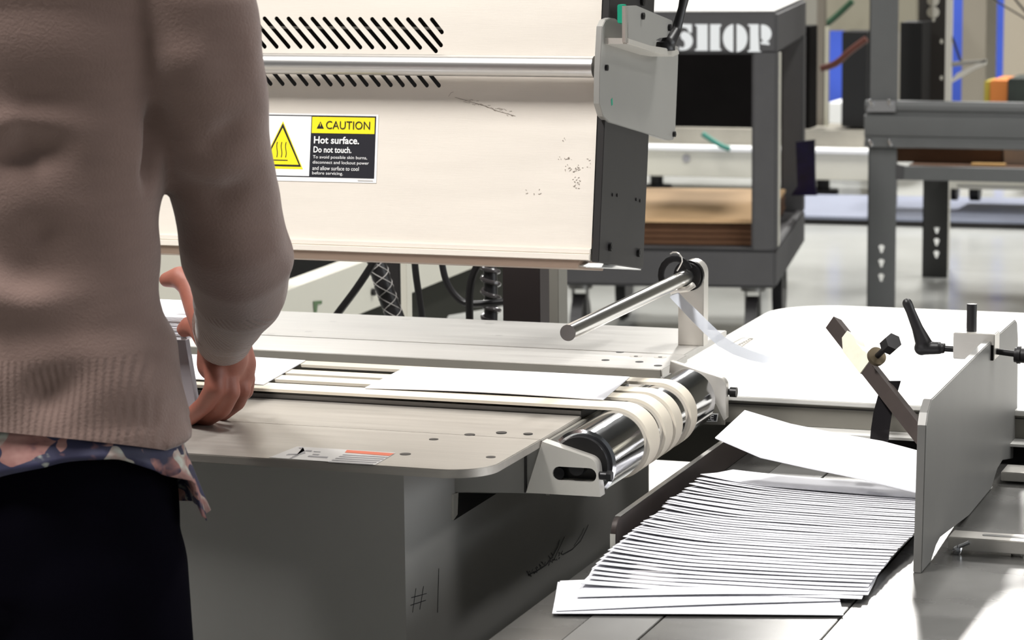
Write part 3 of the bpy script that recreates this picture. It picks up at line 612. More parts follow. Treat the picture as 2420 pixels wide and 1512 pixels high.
def belt_env(c4,lab):
    zt=RZ+RR+.0036; P_=[at(x,y,z=zt) for x,y in c4]; b=MB(); n=14; R_=[]
    for i in range(n+1):
        u=i/n; f=P_[0].lerp(P_[1],u); k=P_[3].lerp(P_[2],u); h=Z*(.0022*math.sin(u*math.pi)*.9); R_.append([f+h,k+h*.4,k+h*.4+Z*.001,f+h+Z*.001])
    b.loft(R_); solo('envelope',b,paper,lab,'envelope')
belt_env(((862,918),(1425,946),(1488,892),(960,868)),'white envelope riding the belts towards the chrome roller')
belt_env(((330,893),(622,910),(722,853),(430,838)),'white envelope on the belts beside the hand, partly hidden by it')
# ================================================================ things seen under the hood, behind the table
def cable(name,pts,y,r,m,lab,cat='cable',y2=None):
    n=len(pts); P_=[at(a,b_,y=y+(0 if y2 is None else (y2-y)*i/(n-1))) for i,(a,b_) in enumerate(pts)]
    return P_
def spline(P_,k=6):
    out=[]; n=len(P_)
    for i in range(n-1):
        p0,p1,p2,p3=P_[max(i-1,0)],P_[i],P_[i+1],P_[min(i+2,n-1)]
        for j in range(k):
            t=j/k; out.append(.5*((2*p1)+(p2-p0)*t+(2*p0-5*p1+4*p2-p3)*t*t+(3*p1-p0-3*p2+p3)*t**3))
    out.append(P_[-1]); return out
YC=3.45
def cab(pts,r,lab,m=dark,y=YC,name='cable'):
    solo(name,MB().tube(spline([at(a,b_,y=y) for a,b_ in pts]),r,n=10),m,lab,'cable')
cab(((905,585),(880,625),(840,685),(790,752),(760,800)),.0055,'thick black cable slanting down left behind the table')
cab(((978,590),(982,640),(990,700),(997,752),(1000,810)),.0050,'straight black cable hanging behind the table left of the curved one')
cab(((1043,590),(1046,630),(1058,672),(1083,705),(1110,717),(1160,716),(1200,712)),.0048,'black cable curving into the spiral hose')
cab(((1150,600),(1122,640),(1110,690),(1110,760),(1110,810)),.0055,'black cable crossing in front of the curved cable',y=YC-.03)
hs=thing('braided_hose','black hose in a pale braided sleeve hanging behind the table','hose',at(905,680,y=YC+.04))
hp_=spline([at(a,b_,y=YC+.04) for a,b_ in ((880,585),(896,640),(915,700),(938,760),(955,815))],10)
obj('hose_core',MB().tube(hp_,.0130,n=20),dark,hs)
b=MB()
for ph in (0,2.1,4.2):
    for sgn in (1,-1):
        pts=[]
        for i,c in enumerate(hp_): a=ph+sgn*i*.42; pts.append(c+X*math.cos(a)*.0137+Y*math.sin(a)*.0137)
        b.tube(pts,.0007,n=5)
obj('braid',b,mat('grey_braid',(.42,.40,.38),.6),hs)
sp_=thing('spiral_hose','black hose with a coiled clear spiral wrap beside the charcoal support','hose',at(1160,720,y=YC+.03))
ax=[at(1150,600,y=YC+.03),at(1158,640,y=YC+.03),at(1160,700,y=YC+.03),at(1160,760,y=YC+.03),at(1160,815,y=YC+.03)]; ax=spline(ax,20)
obj('hose_core',MB().tube(ax,.0095,n=16),dark,sp_)
b=MB(); b.tube([c+X*math.cos(i*.62)*.0118+Y*math.sin(i*.62)*.0118 for i,c in enumerate(ax) if i>14],.0034,n=8,); obj('spiral_wrap',b,mat('smoked_plastic_wrap',(.05,.045,.045),.2,0),sp_)
yS=3.38
def vpost(name,x0_,x1_,yy_,m,lab,cat,z0=0,py0=560,dep=.04):
    a=at(x0_,700,y=yy_); b_=at(x1_,700,y=yy_); t=at(x0_,py0,y=yy_).z; return solo(name,MB().span((a.x,yy_,z0),(b_.x,yy_+dep,t),bev=.001),m,lab,cat)
vpost('support_column',1188,1276,yS,mat('dark_brown_column',(.030,.022,.022),.5),'broad dark support column of the hood behind the table','column',py0=585)
vpost('support_column',1279,1320,yS+.15,beam_m,'narrow grey column right of the broad dark one','column',py0=560)
vpost('support_column',908,945,3.62,darkpost,'black slim column behind the braided hose','column',py0=590,dep=.02)
vpost('support_column',947,962,3.60,beige,'thin cream column right of the slim black one','column',py0=590,dep=.02)
# long cream machine running away behind the table
lm=thing('cream_machine_bed','long cream machine bed running away behind the conveyor','machine',(-3.2,6,0))
xa=-1.95
def yz(pts,x,t,m,name,par,lab=None): return obj(name,MB().prism([at(a,b_,x=x) for a,b_ in pts],(-t,0,0)),m,par,label=lab)
yz(((560,736),(705,676),(872,614),(1250,500),(1420,470),(1330,545),(1130,628),(845,744),(700,800),(560,860)),xa,.05,beige,'side_panel',lm)
p=[at(a,b_,x=xa+.001) for a,b_ in ((740,712),(760,710),(760,718),(750,719),(748,738),(742,738))]; obj('scrape_mark',MB().prism(p,(.001,0,0)),mat('dark_green_scrape',(.10,.16,.08),.8),lm,smooth=False)
p=at(880,690,x=xa+.001); obj('bolt',MB().cyl(p,p+X*.006,.007,n=12),blacksteel,lm)
yz(((640,700),(705,676),(872,614),(1250,500),(1250,430),(640,560)),xa-.25,.9,mat('black_machine_body',(.012,.012,.013),.5,0,noise=.5,nscale=6),'rear_body',lm)
yz(((560,860),(700,802),(845,746),(1130,630),(1330,547),(1330,700),(1060,745),(1000,860)),xa-.03,.05,mat('dark_olive_void',(.018,.018,.012),.9),'lower_body',lm)
# cream side of a second machine seen between torso and sleeve
sm=thing('cream_machine_end','plain cream machine end panel seen between the torso and the sleeve','machine',at(400,700,y=4.2))
a=at(250,600,y=4.2); b_=at(640,600,y=4.2); obj('end_panel',MB().span((a.x,4.2,0),(b_.x,4.24,at(400,540,y=4.2).z)),beige,sm)
# ================================================================ SHOP utility cart
YW2=math.atan((2400-1210)/math.hypot(F,965)); 
ca=YAW-YW2   # cart turned this far from the machine axis
CX_=Vector((math.cos(ca),math.sin(ca),0)); CY_=Vector((-math.sin(ca),math.cos(ca),0))
if True:
    # side direction must vanish right of centre: rotate clockwise seen from above
    CX_=Vector((math.cos(ca),math.sin(ca),0)); CY_=Vector((-math.sin(ca),math.cos(ca),0))
C0=at(1838,27,y=7.2); 
ct=thing('utility_cart','charcoal plastic utility cart stencilled SHOP, carrying flattened cardboard','cart',(C0.x,C0.y,0))
def cp(u,v,z): q_=Vector((C0.x,C0.y,0))+CX_*u+CY_*v; return Vector((q_.x,q_.y,z))
zT=C0.z; 
def zrow(px,py): return at_plane(px,py,Vector((C0.x,C0.y,0)),CY_).z
def urow(px,py): return (at_plane(px,py,Vector((C0.x,C0.y,0)),CY_)-Vector((C0.x,C0.y,0))).dot(CX_)
z_r1=zrow(1700,128); z_l0=zrow(1700,586); z_l1=zrow(1700,680)
WU=-.62; DV=1.05
def cbox(name,u0,u1,v0,v1,z0,z1,m,par=ct,bev=.004,lab=None):
    R=Matrix((CX_,CY_,Z)).transposed().to_4x4(); c=cp((u0+u1)/2,(v0+v1)/2,(z0+z1)/2)
    return obj(name,MB().box(c,(abs(u1-u0),abs(v1-v0),abs(z1-z0)),R=R,bev=bev),m,par,label=lab)
cbox('top_tray',WU,0,0,DV,z_r1,zT,cartm,bev=.008)
cbox('tray_liner',WU+.01,-.01,.01,DV-.01,zT-.004,zT+.0015,deckm,lab='white tray surface')
cbox('bottom_tray',WU,0,0,DV,z_l1,z_l0-.004,cartm,bev=.008)
for nm,(a,b_,c,d_) in (('tray_rim',(WU,-.0,0,.022)),('rear_rim',(WU,0,DV-.022,DV)),('tray_rim',(-.022,0,0,DV)),('tray_rim',(WU,WU+.022,0,DV))): 
    hi=z_l0 if c==0 and d_==.022 else z_l0+.03
    cbox(nm,a,b_,c,d_,z_l0-.006,hi if d_!=DV or c>0 else z_l0+.004,cartm)
ul=urow(1776,400)
for (u0_,u1_) in ((ul,0),(WU,WU-ul)):
    for v0_,v1_ in ((0,.05),(DV-.09,DV)): cbox('leg',u0_,u1_,v0_,v1_,z_l0-.01,z_r1+.01,cartm,bev=.006)
obj('corner_leg_face',MB().prism([cp(0.001,.05,z_r1),cp(.001,.11,z_r1),cp(.001,.09,z_l0),cp(.001,.05,z_l0)],CX_*-.02),beige,ct,label='pale worn inner flange')
ZW=z_l1
for u,v in ((-.07,.06),(-.07,DV-.10),(WU+.06,.06),(WU+.06,DV-.10)):
    k='caster'; ck=obj('caster',MB().cyl(cp(u,v,ZW-.002),cp(u,v,ZW-.014),.035).prism([cp(u-.022,v-.02,ZW-.01),cp(u-.022,v+.02,ZW-.01),cp(u-.022,v+.012,ZW*.42),cp(u-.022,v-.012,ZW*.42)],CX_*.004).prism([cp(u+.018,v-.02,ZW-.01),cp(u+.018,v+.02,ZW-.01),cp(u+.018,v+.012,ZW*.42),cp(u+.018,v-.012,ZW*.42)],CX_*.004),stainless_d,ct)
    rw_=ZW*.43; obj('wheel',MB().cyl(cp(u-.016,v,rw_+.001),cp(u+.016,v,rw_+.001),rw_,n=32),dark,ck)
# stencil letters
b=MB()
def sq(pts): 
    b.prism([at_plane(x,y,Vector((C0.x,C0.y,0)),CY_)-CY_*.0008 for x,y in pts],-CY_*.0004)
sx=6.722
def K(pts): return [(1540+x/sx,y/sx) for x,y in pts]
sq(K(((690,385),(890,385),(890,805),(690,805),(690,785),(722,765),(722,425),(690,405))))
sq(K(((930,385),(1105,385),(1105,410),(1080,435),(1080,760),(1105,785),(1105,805),(930,805))))
el=lambda cx_,cy_,rx,ry,a0,a1,n=18:[(cx_+rx*math.cos(t),cy_+ry*math.sin(t)) for t in np.linspace(a0,a1,n)]
sq(K([(1298,385)]+[(x,y) for x,y in el(1298,605,165,220,-math.pi/2,-3*math.pi/2)]+[(1298,825)]))
sq(K([(x,y) for x,y in el(1350,605,172,222,-math.pi/2,math.pi/2)]))
sq(K(((1530,385),(1700,385),(1700,560),(1712,800),(1745,825),(1530,825),(1530,805),(1565,785),(1565,425),(1530,405))))
sq(K([(1735,395),(1745,390)]+el(1760,535,145,145,-math.pi/2,math.pi/2*.95)+[(1765,640),(1740,610)]))
sq(K(((1735,660),(1870,670),(1870,715),(1735,700))))
sq(K([(455,545),(500,500)]+el(500,650,155,150,-math.pi/2+.1,math.pi/2)+[(440,800),(440,740),(500,760),(530,720),(520,660),(470,610)]))
sq(K(((470,380),(520,380),(640,385),(640,520),(600,520),(560,450),(480,430))))
obj('stencil_lettering',b,mat('white_stencil_paint',(.74,.76,.78),.7),ct,smooth=False,label='white stencilled word SHOP')
# cardboard on the lower shelf
zc=z_l0+.0; hts=[.016,.013,.018,.012,.030]
zk=z_l0-.003; full=zrow(1600,535)-zk
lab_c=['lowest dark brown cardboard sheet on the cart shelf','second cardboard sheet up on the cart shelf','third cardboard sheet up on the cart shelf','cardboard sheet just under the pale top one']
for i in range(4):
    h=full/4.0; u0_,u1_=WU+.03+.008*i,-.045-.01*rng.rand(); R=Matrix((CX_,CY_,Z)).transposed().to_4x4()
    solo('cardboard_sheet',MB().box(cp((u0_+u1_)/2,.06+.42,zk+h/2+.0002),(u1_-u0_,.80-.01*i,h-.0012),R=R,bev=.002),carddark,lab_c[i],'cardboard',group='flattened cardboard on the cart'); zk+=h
R=Matrix((CX_,CY_,Z)).transposed().to_4x4()
zz_=zk+.0004; solo('cardboard_sheet',MB().box(cp((WU+.03-.05)/2,.06+.44,zz_+.006),(-WU-.08,.84,.012),R=R,bev=.002),card,'pale kraft cardboard topping the pile on the cart shelf','cardboard',group='flattened cardboard on the cart')
# ================================================================ boltless steel rack on the right
YR=8.3; rk=thing('steel_rack','grey boltless steel rack with keyhole posts and a ribbed beam','storage rack',(at(2082,700,y=YR).x,YR,0))
def slotpost(x0_,x1_,yy_,zb,zt_,m,par,holes,flange=.045,hx=None,side=1):
    """post face with keyhole openings, plus a side flange"""
    a=at(x0_,560,y=yy_).x; c=at(x1_,560,y=yy_).x; o_=[Vector((a,yy_,zb)),Vector((c,yy_,zb)),Vector((c,yy_,zt_)),Vector((a,yy_,zt_))]
    hs_=[]; hx=(a+c)/2 if hx is None else hx
    for z in holes:
        hs_.append([Vector((hx+dx,yy_,z+dz)) for dx,dz in ((-.004,-.012),(.004,-.012),(.0055,-.002),(.009,.003),(.009,.009),(.004,.013),(-.004,.013),(-.009,.009),(-.009,.003),(-.0055,-.002))])
    pm=hole_plate(o_,hs_,(0,.003,0)); fx=a if side>0 else c
    pm.span((fx,yy_,zb),(fx+.003*side,yy_+flange,zt_)); return obj('post',pm,m,par,ang=25)
zr=lambda py,yy_=YR,px=2083:at(px,py,y=yy_).z
z0h=zr(588); step=(zr(588)-zr(622)); hol=[z0h-step*i for i in range(-0,int(z0h/step)-1)]
slotpost(2050,2117,YR,.0,2.4,rackm,rk,hol)
YR2=9.2; hx2=at(2213,600,y=YR2).x; z1h=at(2213,543,y=YR2).z; st2=.043; hol2=[z1h-st2*i for i in range(int(z1h/st2))]
slotpost(2180,2240,YR2,0,zr(389)-.001,mat('dark_rack_steel',(.035,.035,.034),.5,.2),rk,hol2[:4],hx=hx2)
xR=at(2700,300,y=YR).x; xL=at(2046,300,y=YR).x
obj('post',MB().span((xR-.10,YR,0),(xR,YR+.003,2.4)),rackm,rk); obj('post',MB().span((xR-.10,YR2,0),(xR,YR2+.003,.6)),rackm,rk)
# ribbed beam: lofted cross section
sec=[(237,0),(248,-.004),(258,-.004),(262,.004),(268,.004),(272,-.010),(300,-.012),(318,-.010),(321,-.004),(328,-.004),(332,-.010),(345,-.010),(347,0)]
ring=lambda x:[Vector((x,YR-.012+dy,zr(py,YR,2050))) for py,dy in sec]+[Vector((x,YR+.02,zr(347,YR,2050))),Vector((x,YR+.02,zr(237,YR,2050)))]
obj('ribbed_beam',MB().loft([ring(xL),ring(xR)]),rackm,rk,ang=10)
obj('beam_clip',MB().prism([at(2047,264,y=YR-.026),at(2116,264,y=YR-.026),at(2116,238,y=YR-.026),at(2056,238,y=YR-.026)],(0,.006,0)),mat('galvanised_clip',(.34,.34,.35),.35,.6),rk)
for px,py in ((2059,243),(2102,243),(2058,338),(2103,338)): 
    a=at(px-2,py-7,y=YR-.03); c=at(px+3,py+5,y=YR-.03); obj('rivet',MB().limb([a,c],[.0045,.0045],2),chrome,rk)
obj('shelf_beam',MB().span((at(2120,390,y=YR).x,YR+.004,zr(424)),(xR,YR+.03,zr(392))),rackm,rk)
obj('shelf_beam',MB().span((at(2120,390,y=YR).x,YR+.85,zr(424)),(xR,YR+.88,zr(392))),rackm,rk)
obj('beam_end',MB().prism([at(a,b_,y=YR-.002) for a,b_ in ((2117,388),(2136,392),(2134,424),(2117,422))],(0,.006,0)),cartm,rk)
obj('deck_board',MB().span((at(2122,345,y=YR).x+.03,YR+.03,zr(392)),(xR,YR+.85,zr(389))),mat('brown_fibre_board',(.16,.085,.05),.8,0,noise=.3,nscale=20),rk)
yb_=YR+.10
solo('board_stack',MB().span((at(2118,350,y=yb_).x,yb_,zr(389)+.0004),(at(2368,350,y=yb_).x,yb_+.5,zr(340)),bev=.003),carddark,'dark brown board stack lying on the rack shelf','board stack')
solo('pale_carton',MB().span((at(2372,350,y=yb_).x,yb_,zr(389)+.0004),(at(2470,350,y=yb_).x,yb_+.4,zr(345)),bev=.003),mat('pinkish_carton',(.45,.33,.25),.8),'pinkish brown carton at the right end of the rack shelf','carton')
solo('wood_strip',MB().span((at(2296,386,y=YR+.05).x,YR+.04,zr(389)+.0004),(at(2376,386,y=YR+.05).x,YR+.07,zr(384)),bev=.001),mat('yellow_wood_strip',(.62,.38,.14),.7),'thin yellow wood strip in front of the brown boards','wood strip')
# ---------------------------------------------------------------- background machines, columns and panels
def facing(name,x0_,x1_,y0_,y1_,yy_,dep,m,lab,cat,floor=False,group=None,rest=None):
    a=at(x0_,y0_,y=yy_); b_=at(x1_,y1_,y=yy_); return solo(name,MB().span((a.x,yy_,rest+.0004 if rest else (0 if floor else b_.z)),(b_.x,yy_+dep,a.z),bev=.002),m,lab,cat,group=group)
YM=11.6
wm=thing('cream_frame_machine','long cream framed machine on dark feet beyond the cart','machine',(at(1700,420,y=YM).x,YM,0))
a=at(1500,352,y=YM); b_=at(2062,428,y=YM); obj('long_beam',MB().span((a.x,YM,b_.z),(b_.x,YM+.3,a.z),bev=.004),beige,wm); obj('beam_cap',MB().span((a.x-.02,YM-.02,a.z),(b_.x+.02,YM+.32,a.z+.016)),white,wm)
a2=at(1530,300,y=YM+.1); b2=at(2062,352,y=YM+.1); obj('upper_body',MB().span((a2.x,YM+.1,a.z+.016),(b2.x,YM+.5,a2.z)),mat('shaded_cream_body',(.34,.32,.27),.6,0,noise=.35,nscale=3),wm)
for px in (1552,1880,1945): p=at(px,440,y=YM+.1); obj('foot',MB().cyl((p.x,p.y,0),(p.x,p.y,b_.z),.03).cyl((p.x,p.y,0),(p.x,p.y,.035),.07),blacksteel,wm)
p=at(1622,374,y=YM-.002); obj('hole',MB().cyl(p,p-Y*.004,.018,n=16,),greyp,wm); 
facing('black_cabinet',1470,1912,60,305,9.2,.12,mat('black_cabinet_paint',(.006,.005,.005),.8,0,noise=.5,nscale=4,spec=.1),'large black cabinet body seen through the cart','cabinet',floor=False)
for px in (1600,1760): pass
o=bpy.data.objects['black_cabinet']
# legs carrying the black cabinet
bc=at(1470,305,y=9.2); bd=at(1822,305,y=9.2)
for xx_ in (bc.x+.03,bd.x-.03): 
    q_=link('leg',MB().span((xx_-.012,9.22,0),(xx_+.012,9.24,bc.z)).mesh(),darkpost,None); q_.data.transform(Matrix.Translation(-o.location)); q_.parent=o
facing('black_column',1990,2046,75,300,11.75,.2,mat('matte_black_column',(.006,.006,.006),.8),'matte black column left of the rack post','column')
facing('cream_wall_cabinet',1935,2165,-60,74,12.2,.4,mat('olive_cream_paint',(.27,.25,.19),.7),'olive cream cabinet high behind the black column','cabinet',floor=False)
bcz=zr(389)+.0004; a=at(2128,53,y=8.8); b_=at(2180,53,y=8.8); solo('black_column',MB().span((a.x,8.8,bcz),(b_.x,8.95,a.z)),mat('matte_black_column',(0,0,0)),'matte black column between the rack post and the dark upright','column')
facing('blue_curtain',1954,1992,73,232,13.2,.05,bluem,'narrow blue panel left of the black column','panel',floor=True,group='blue panels at the back')
facing('blue_curtain',2240,2276,-60,238,13.2,.05,bluem,'blue panel just right of the white upright','panel',floor=True,group='blue panels at the back')
facing('blue_curtain',2328,2374,-60,190,13.2,.05,bluem,'rightmost of the blue panels at the back','panel',floor=True,group='blue panels at the back')
facing('white_box',1956,1994,243,274,12.8,.4,mat('white_box_paint',(.85,.86,.85),.5),'small white box under the narrow blue panel','box',floor=True)
facing('cream_column',2276,2328,-60,240,12.6,.3,mat('olive_cream_paint2',(.26,.235,.19),.7),'olive cream column between two blue panels','column',floor=True)
facing('cream_cabinet',2374,2470,-60,186,12.0,.4,mat('warm_cream_paint',(.42,.37,.29),.7),'warm cream cabinet at the right edge of the view','cabinet',floor=False)
wb=thing('work_bench','plain bench behind the rack carrying small cartons','bench',(at(2060,290,y=10.8).x,10.8,0)); zb2=at(2300,290,y=10.8).z; xa2=at(2060,290,y=10.8).x; xb2=at(2560,290,y=10.8).x
obj('bench_top',MB().span((xa2,10.8,zb2-.03),(xb2,11.15,zb2)),beam_m,wb)
for x_ in (xa2+.02,xb2-.03):
    for y_ in (10.83,11.12): obj('leg',MB().span((x_-.02,y_-.02,.0354),(x_+.02,y_+.02,zb2-.03)),beam_m,wb)
facing('orange_carton',2340,2380,190,238,11.0,.3,orangem,'orange brown carton under the rightmost blue panel','carton',rest=zb2)
facing('yellow_carton',2326,2340,192,238,11.02,.2,mat('yellow_carton',(.32,.26,.03),.7),'narrow yellow carton left of the orange one','carton',rest=zb2)
facing('dark_bin',2382,2440,186,240,10.9,.3,mat('dark_green_bin',(.02,.028,.022),.7,0,noise=.6,nscale=12),'dark bin right of the orange carton','bin',rest=zb2)
# dark upright with holes
du=thing('perforated_upright','dark brown upright with large round holes behind the rack','upright',(at(2205,100,y=9.0).x,9.0,0))
a=at(2168,240,y=9.0); b_=at(2232,240,y=9.0); hh=[]
for py in (1,29): c=at(2205,py,y=9.0); hh.append([c+X*(.0215*math.cos(t))+Z*(.0195*math.sin(t)) for t in np.linspace(0,2*math.pi,16,endpoint=False)])
for px,py in ((2187,98),(2225,98),(2187,184),(2225,184),(2206,46)): c=at(px,py,y=9.0); hh.append([c+X*(.006*math.cos(t))+Z*(.008*math.sin(t)) for t in np.linspace(0,2*math.pi,8,endpoint=False)])
obj('face_plate',hole_plate([Vector((a.x,9,bcz)),Vector((b_.x,9,bcz)),Vector((b_.x,9,1.6)),Vector((a.x,9,1.6))],hh,(0,.004,0)),mat('dark_brown_steel',(.038,.034,.030),.5,.2),du,ang=25)
obj('side_flange',MB().span((a.x,9.004,bcz),(a.x+.004,9.05,1.6)),mat('dark_brown_steel',(0,0,0)),du)
sb=thing('white_upright','slim white upright with an angled bracket arm behind the rack','upright',(at(2238,100,y=9.4).x,9.4,0))
a=at(2231,100,y=9.4); b_=at(2247,100,y=9.4); obj('upright',MB().span((a.x,9.4,0),(b_.x,9.44,1.8),bev=.002),mat('white_upright_paint',(.66,.64,.58),.6),sb)
br=[at(x,y,y=9.42) for x,y in ((2246,192),(2262,173),(2330,140),(2330,152),(2300,165),(2262,188),(2247,197))]; obj('bracket_arm',MB().prism(br,(0,.02,0)),mat('white_upright_paint',(0,0,0)),sb)
br=[at(x,y,y=9.42) for x,y in ((2248,147),(2330,141),(2330,147),(2248,158))]; obj('bracket_arm',MB().prism(br,(0,.02,0)),mat('grey_arm',(.30,.29,.26),.6),sb)
def cab2(pts,y,r,m,lab,y2=None):
    n=len(pts); solo('cable',MB().tube(spline([at(a,b_,y=y) for a,b_ in pts]),r,n=8),m,lab,'cable')
cab2(((2238,-40),(2242,60),(2255,100),(2268,138),(2274,143)),9.43,.004,dark,'black cable crossing the blue panel beside the white upright')
cab2(((2330,-20),(2360,6),(2400,30),(2440,55)),9.6,.003,dark,'thin black cable high at the upper right edge')
cab2(((2385,-20),(2405,6),(2430,35)),9.7,.004,dark,'thicker black cable at the upper right corner')
cab2(((1940,162),(1975,150),(2010,120),(2048,92)),9.3,.012,mat('red_brown_pipe',(.10,.03,.02),.5),'red brown pipe slanting up to the rack post')
cab2(((1950,60),(1980,35),(2015,2)),11.9,.014,mat('dark_green_pipe',(.02,.06,.03),.5),'dark green bar slanting across the olive cream cabinet')
cab2(((1660,316),(1685,333),(1708,346),(1725,352)),11.52,.012,mat('green_hose',(.02,.16,.12),.5),'green hose on the cream machine beyond the cart')
# upright behind the cart and strapping
vp=at(1945,100,y=8.9)
gz_=at(1940,300,y=YM+.1).z+.0004; solo('grey_post',MB().span((at(1930,100,y=11.75).x,11.75,gz_),(at(1947,100,y=11.75).x,11.8,2.2)),mat('brown_grey_post',(.16,.14,.11),.6),'brown grey post behind the cart corner','post')
solo('cream_post',MB().span((at(1949,200,y=11.75).x,11.75,gz_),(at(1955,200,y=11.75).x,11.79,at(1950,64,y=11.75).z)),mat('cream_post',(.45,.43,.34),.6),'thin cream post beside the brown grey one','post')
bl=[at(x,y,y=7.95) for x,y in ((1880,335),(1924,330),(1926,440),(1930,462),(1868,462),(1884,440))]
solo('blue_film_wrap',MB().prism(bl,(0,.015,0),bev=.002),mat('dark_violet_film',(.006,.003,.035),.3,0,noise=.8,nscale=25),'dark violet plastic film wrapped on the rear leg of the cart','plastic film')
# low platform mat with dark edge, right
a=at(1930,520,z=.06); 
pf=thing('low_platform','low dark edged platform with a blue grey top beyond the rack','platform',(a.x,a.y,0))
p4=[at(1500,500,z=.035),at(2500,524,z=.035),at(2560,470,z=.035),at(1500,452,z=.035)]
obj('platform_top',MB().prism([p-Z*.012 for p in p4],(0,0,.012)),matm,pf); obj('platform_edge',MB().prism([Vector((p.x,p.y+.01,0)) for p in p4],(0,0,.0226)),darkpost,pf)
# cream machine foot end at right with caster
cm=thing('caster_machine','cream machine frame on a black caster behind the rack','machine',at(2320,440,y=10.9))
a=at(2245,425,y=10.9); b_=at(2520,425,y=10.9); zt_=at(2245,427,y=10.9).z; zb_=at(2245,446,y=10.9).z
obj('frame_beam',MB().span((a.x,10.9,zb_),(b_.x,11.3,zt_),bev=.003),beige,cm); obj('frame_channel',MB().span((a.x+.03,10.895,zb_+.008),(b_.x,10.9,zt_-.012)),mat('grey_arm',(0,0,0)),cm)
for px in (2252,2305): p=at(px,450,y=11.0); obj('caster',MB().cyl((p.x,11,zb_),(p.x,11,zb_-.03),.02).cyl((p.x-.02,11,.075+.04),(p.x+.02,11,.075+.04),.04,n=24),blacksteel,cm)
# ---------------------------------------------------------------- ceiling fixtures
for i,(x,y,p) in enumerate(LAMPS):
    f=thing('ceiling_light','fluorescent ceiling fixture above the machines','ceiling light',(x,y,CEIL),group='fluorescent ceiling fixtures')
    obj('housing',MB().span((x-.30,y-.80,CEIL-.07),(x+.30,y+.80,CEIL)),white,f); obj('diffuser',MB().span((x-.27,y-.77,CEIL-.08),(x+.27,y+.77,CEIL-.07)),lightm,f)
# ================================================================ person at the table, seen from behind
PY=2.04
ps=thing('person','person in taupe knit sweater and black trousers, back turned, gripping envelopes on the table','person',(at(40,1100,y=PY).x,PY,0))
rowz=lambda py:at(380,py,y=PY).z
edge_pts=[(-420,330),(-300,390),(-150,410),(0,405),(150,395),(250,383),(360,374),(440,364),(540,352),(620,352),(700,352),(760,362),(810,388),(880,402),(960,412),(1020,424),(1060,432)]
def half(z):
    t=np.interp(z,[.75,.80,.9,1.0,1.1,1.25,1.35,1.42],[.190,.183,.165,.155,.165,.178,.165,.10]); return float(t)
rings=[]; NR=72
def torso_ring(py,px,grow=0.0,n=NR,dy=0.0):
    p=at(px,py,y=PY); h=half(p.z); c=Vector((p.x-h,PY+.0+dy,p.z)); dep=h*.62
    out=[]
    for j in range(n):
        a=2*math.pi*j/n; ca_,sa=math.cos(a),math.sin(a)
        out.append(c+Vector(((h+grow)*math.copysign(abs(ca_)**.9,ca_),(dep+grow)*math.copysign(abs(sa)**.9,sa)-.0,0)))
    return out
xs_c=at(433,1060,y=PY).x-half(rowz(1060))
# body (skin) - one continuous surface: head, neck, torso, arms, hands, legs
cxm=at(385,300,y=PY).x-half(rowz(300))
SH=Vector((cxm+.155,PY+.01,1.315)); 
A1=at(470,100,y=2.06); A2=at(497,260,y=2.085); A3=at(526,440,y=2.13); EL=at(560,600,y=2.19); F1_=at(565,690,y=2.27); F2_=at(545,745,y=2.34); WR=at(530,792,y=2.415)
b=MB()
hc=Vector((cxm+.01,PY+.02,1.545))
b.limb([hc+Z*.015,hc-Z*.045+Y*.025],[.088,.062]); b.ball(hc+Vector((0,.085,-.02)),.014,2,(1,1,1.4)); b.ball(hc+Vector((.082,.0,-.02)),.016,2,(.4,.8,1.5)); b.ball(hc+Vector((-.082,0,-.02)),.016,2,(.4,.8,1.5))
b.ball(hc+Vector((0,.075,-.062)),.016,2,(1.5,.6,.6))
b.limb([hc-Z*.06,hc-Z*.15,Vector((cxm,PY,1.33))],[.052,.052,.08])
b.limb([Vector((cxm-.13,PY,1.30)),Vector((cxm+.13,PY,1.30))],[.055,.055]); b.limb([Vector((cxm,PY,1.28)),Vector((cxm,PY,1.05)),Vector((xs_c,PY+.015,.86)),Vector((xs_c,PY+.015,.78))],[.10,.085,.075,.07])
b.limb([SH,A1,A2,A3,EL,F1_,F2_,WR],[.045,.040,.038,.036,.035,.034,.029,.0235])
# left arm reaches forward to the pile
LS=Vector((cxm-.155,PY+.01,1.315)); LE=Vector((cxm-.19,PY+.08,1.04)); LW=Vector((at(330,740,y=2.42).x-.16,2.41,.885))
b.limb([LS,LE,LW,LW+Vector((.05,.04,-.01))],[.045,.036,.024,.027])
for k in range(4): b.limb([LW+Vector((.05,.03+.018*k,-.012)),LW+Vector((.085,.035+.018*k,-.02)),LW+Vector((.095,.035+.018*k,-.045))],[.0095,.0088,.008],2)
b.limb([LW+Vector((.03,.0,.01)),LW+Vector((.06,-.002,.018)),LW+Vector((.085,.01,.016))],[.011,.010,.009],2)
for sx_ in (-1,1): b.limb([Vector((xs_c+sx_*.075,PY+.01,.78)),Vector((xs_c+sx_*.085,PY+.005,.45)),Vector((xs_c+sx_*.09,PY-.01,.09))],[.07,.050,.036])
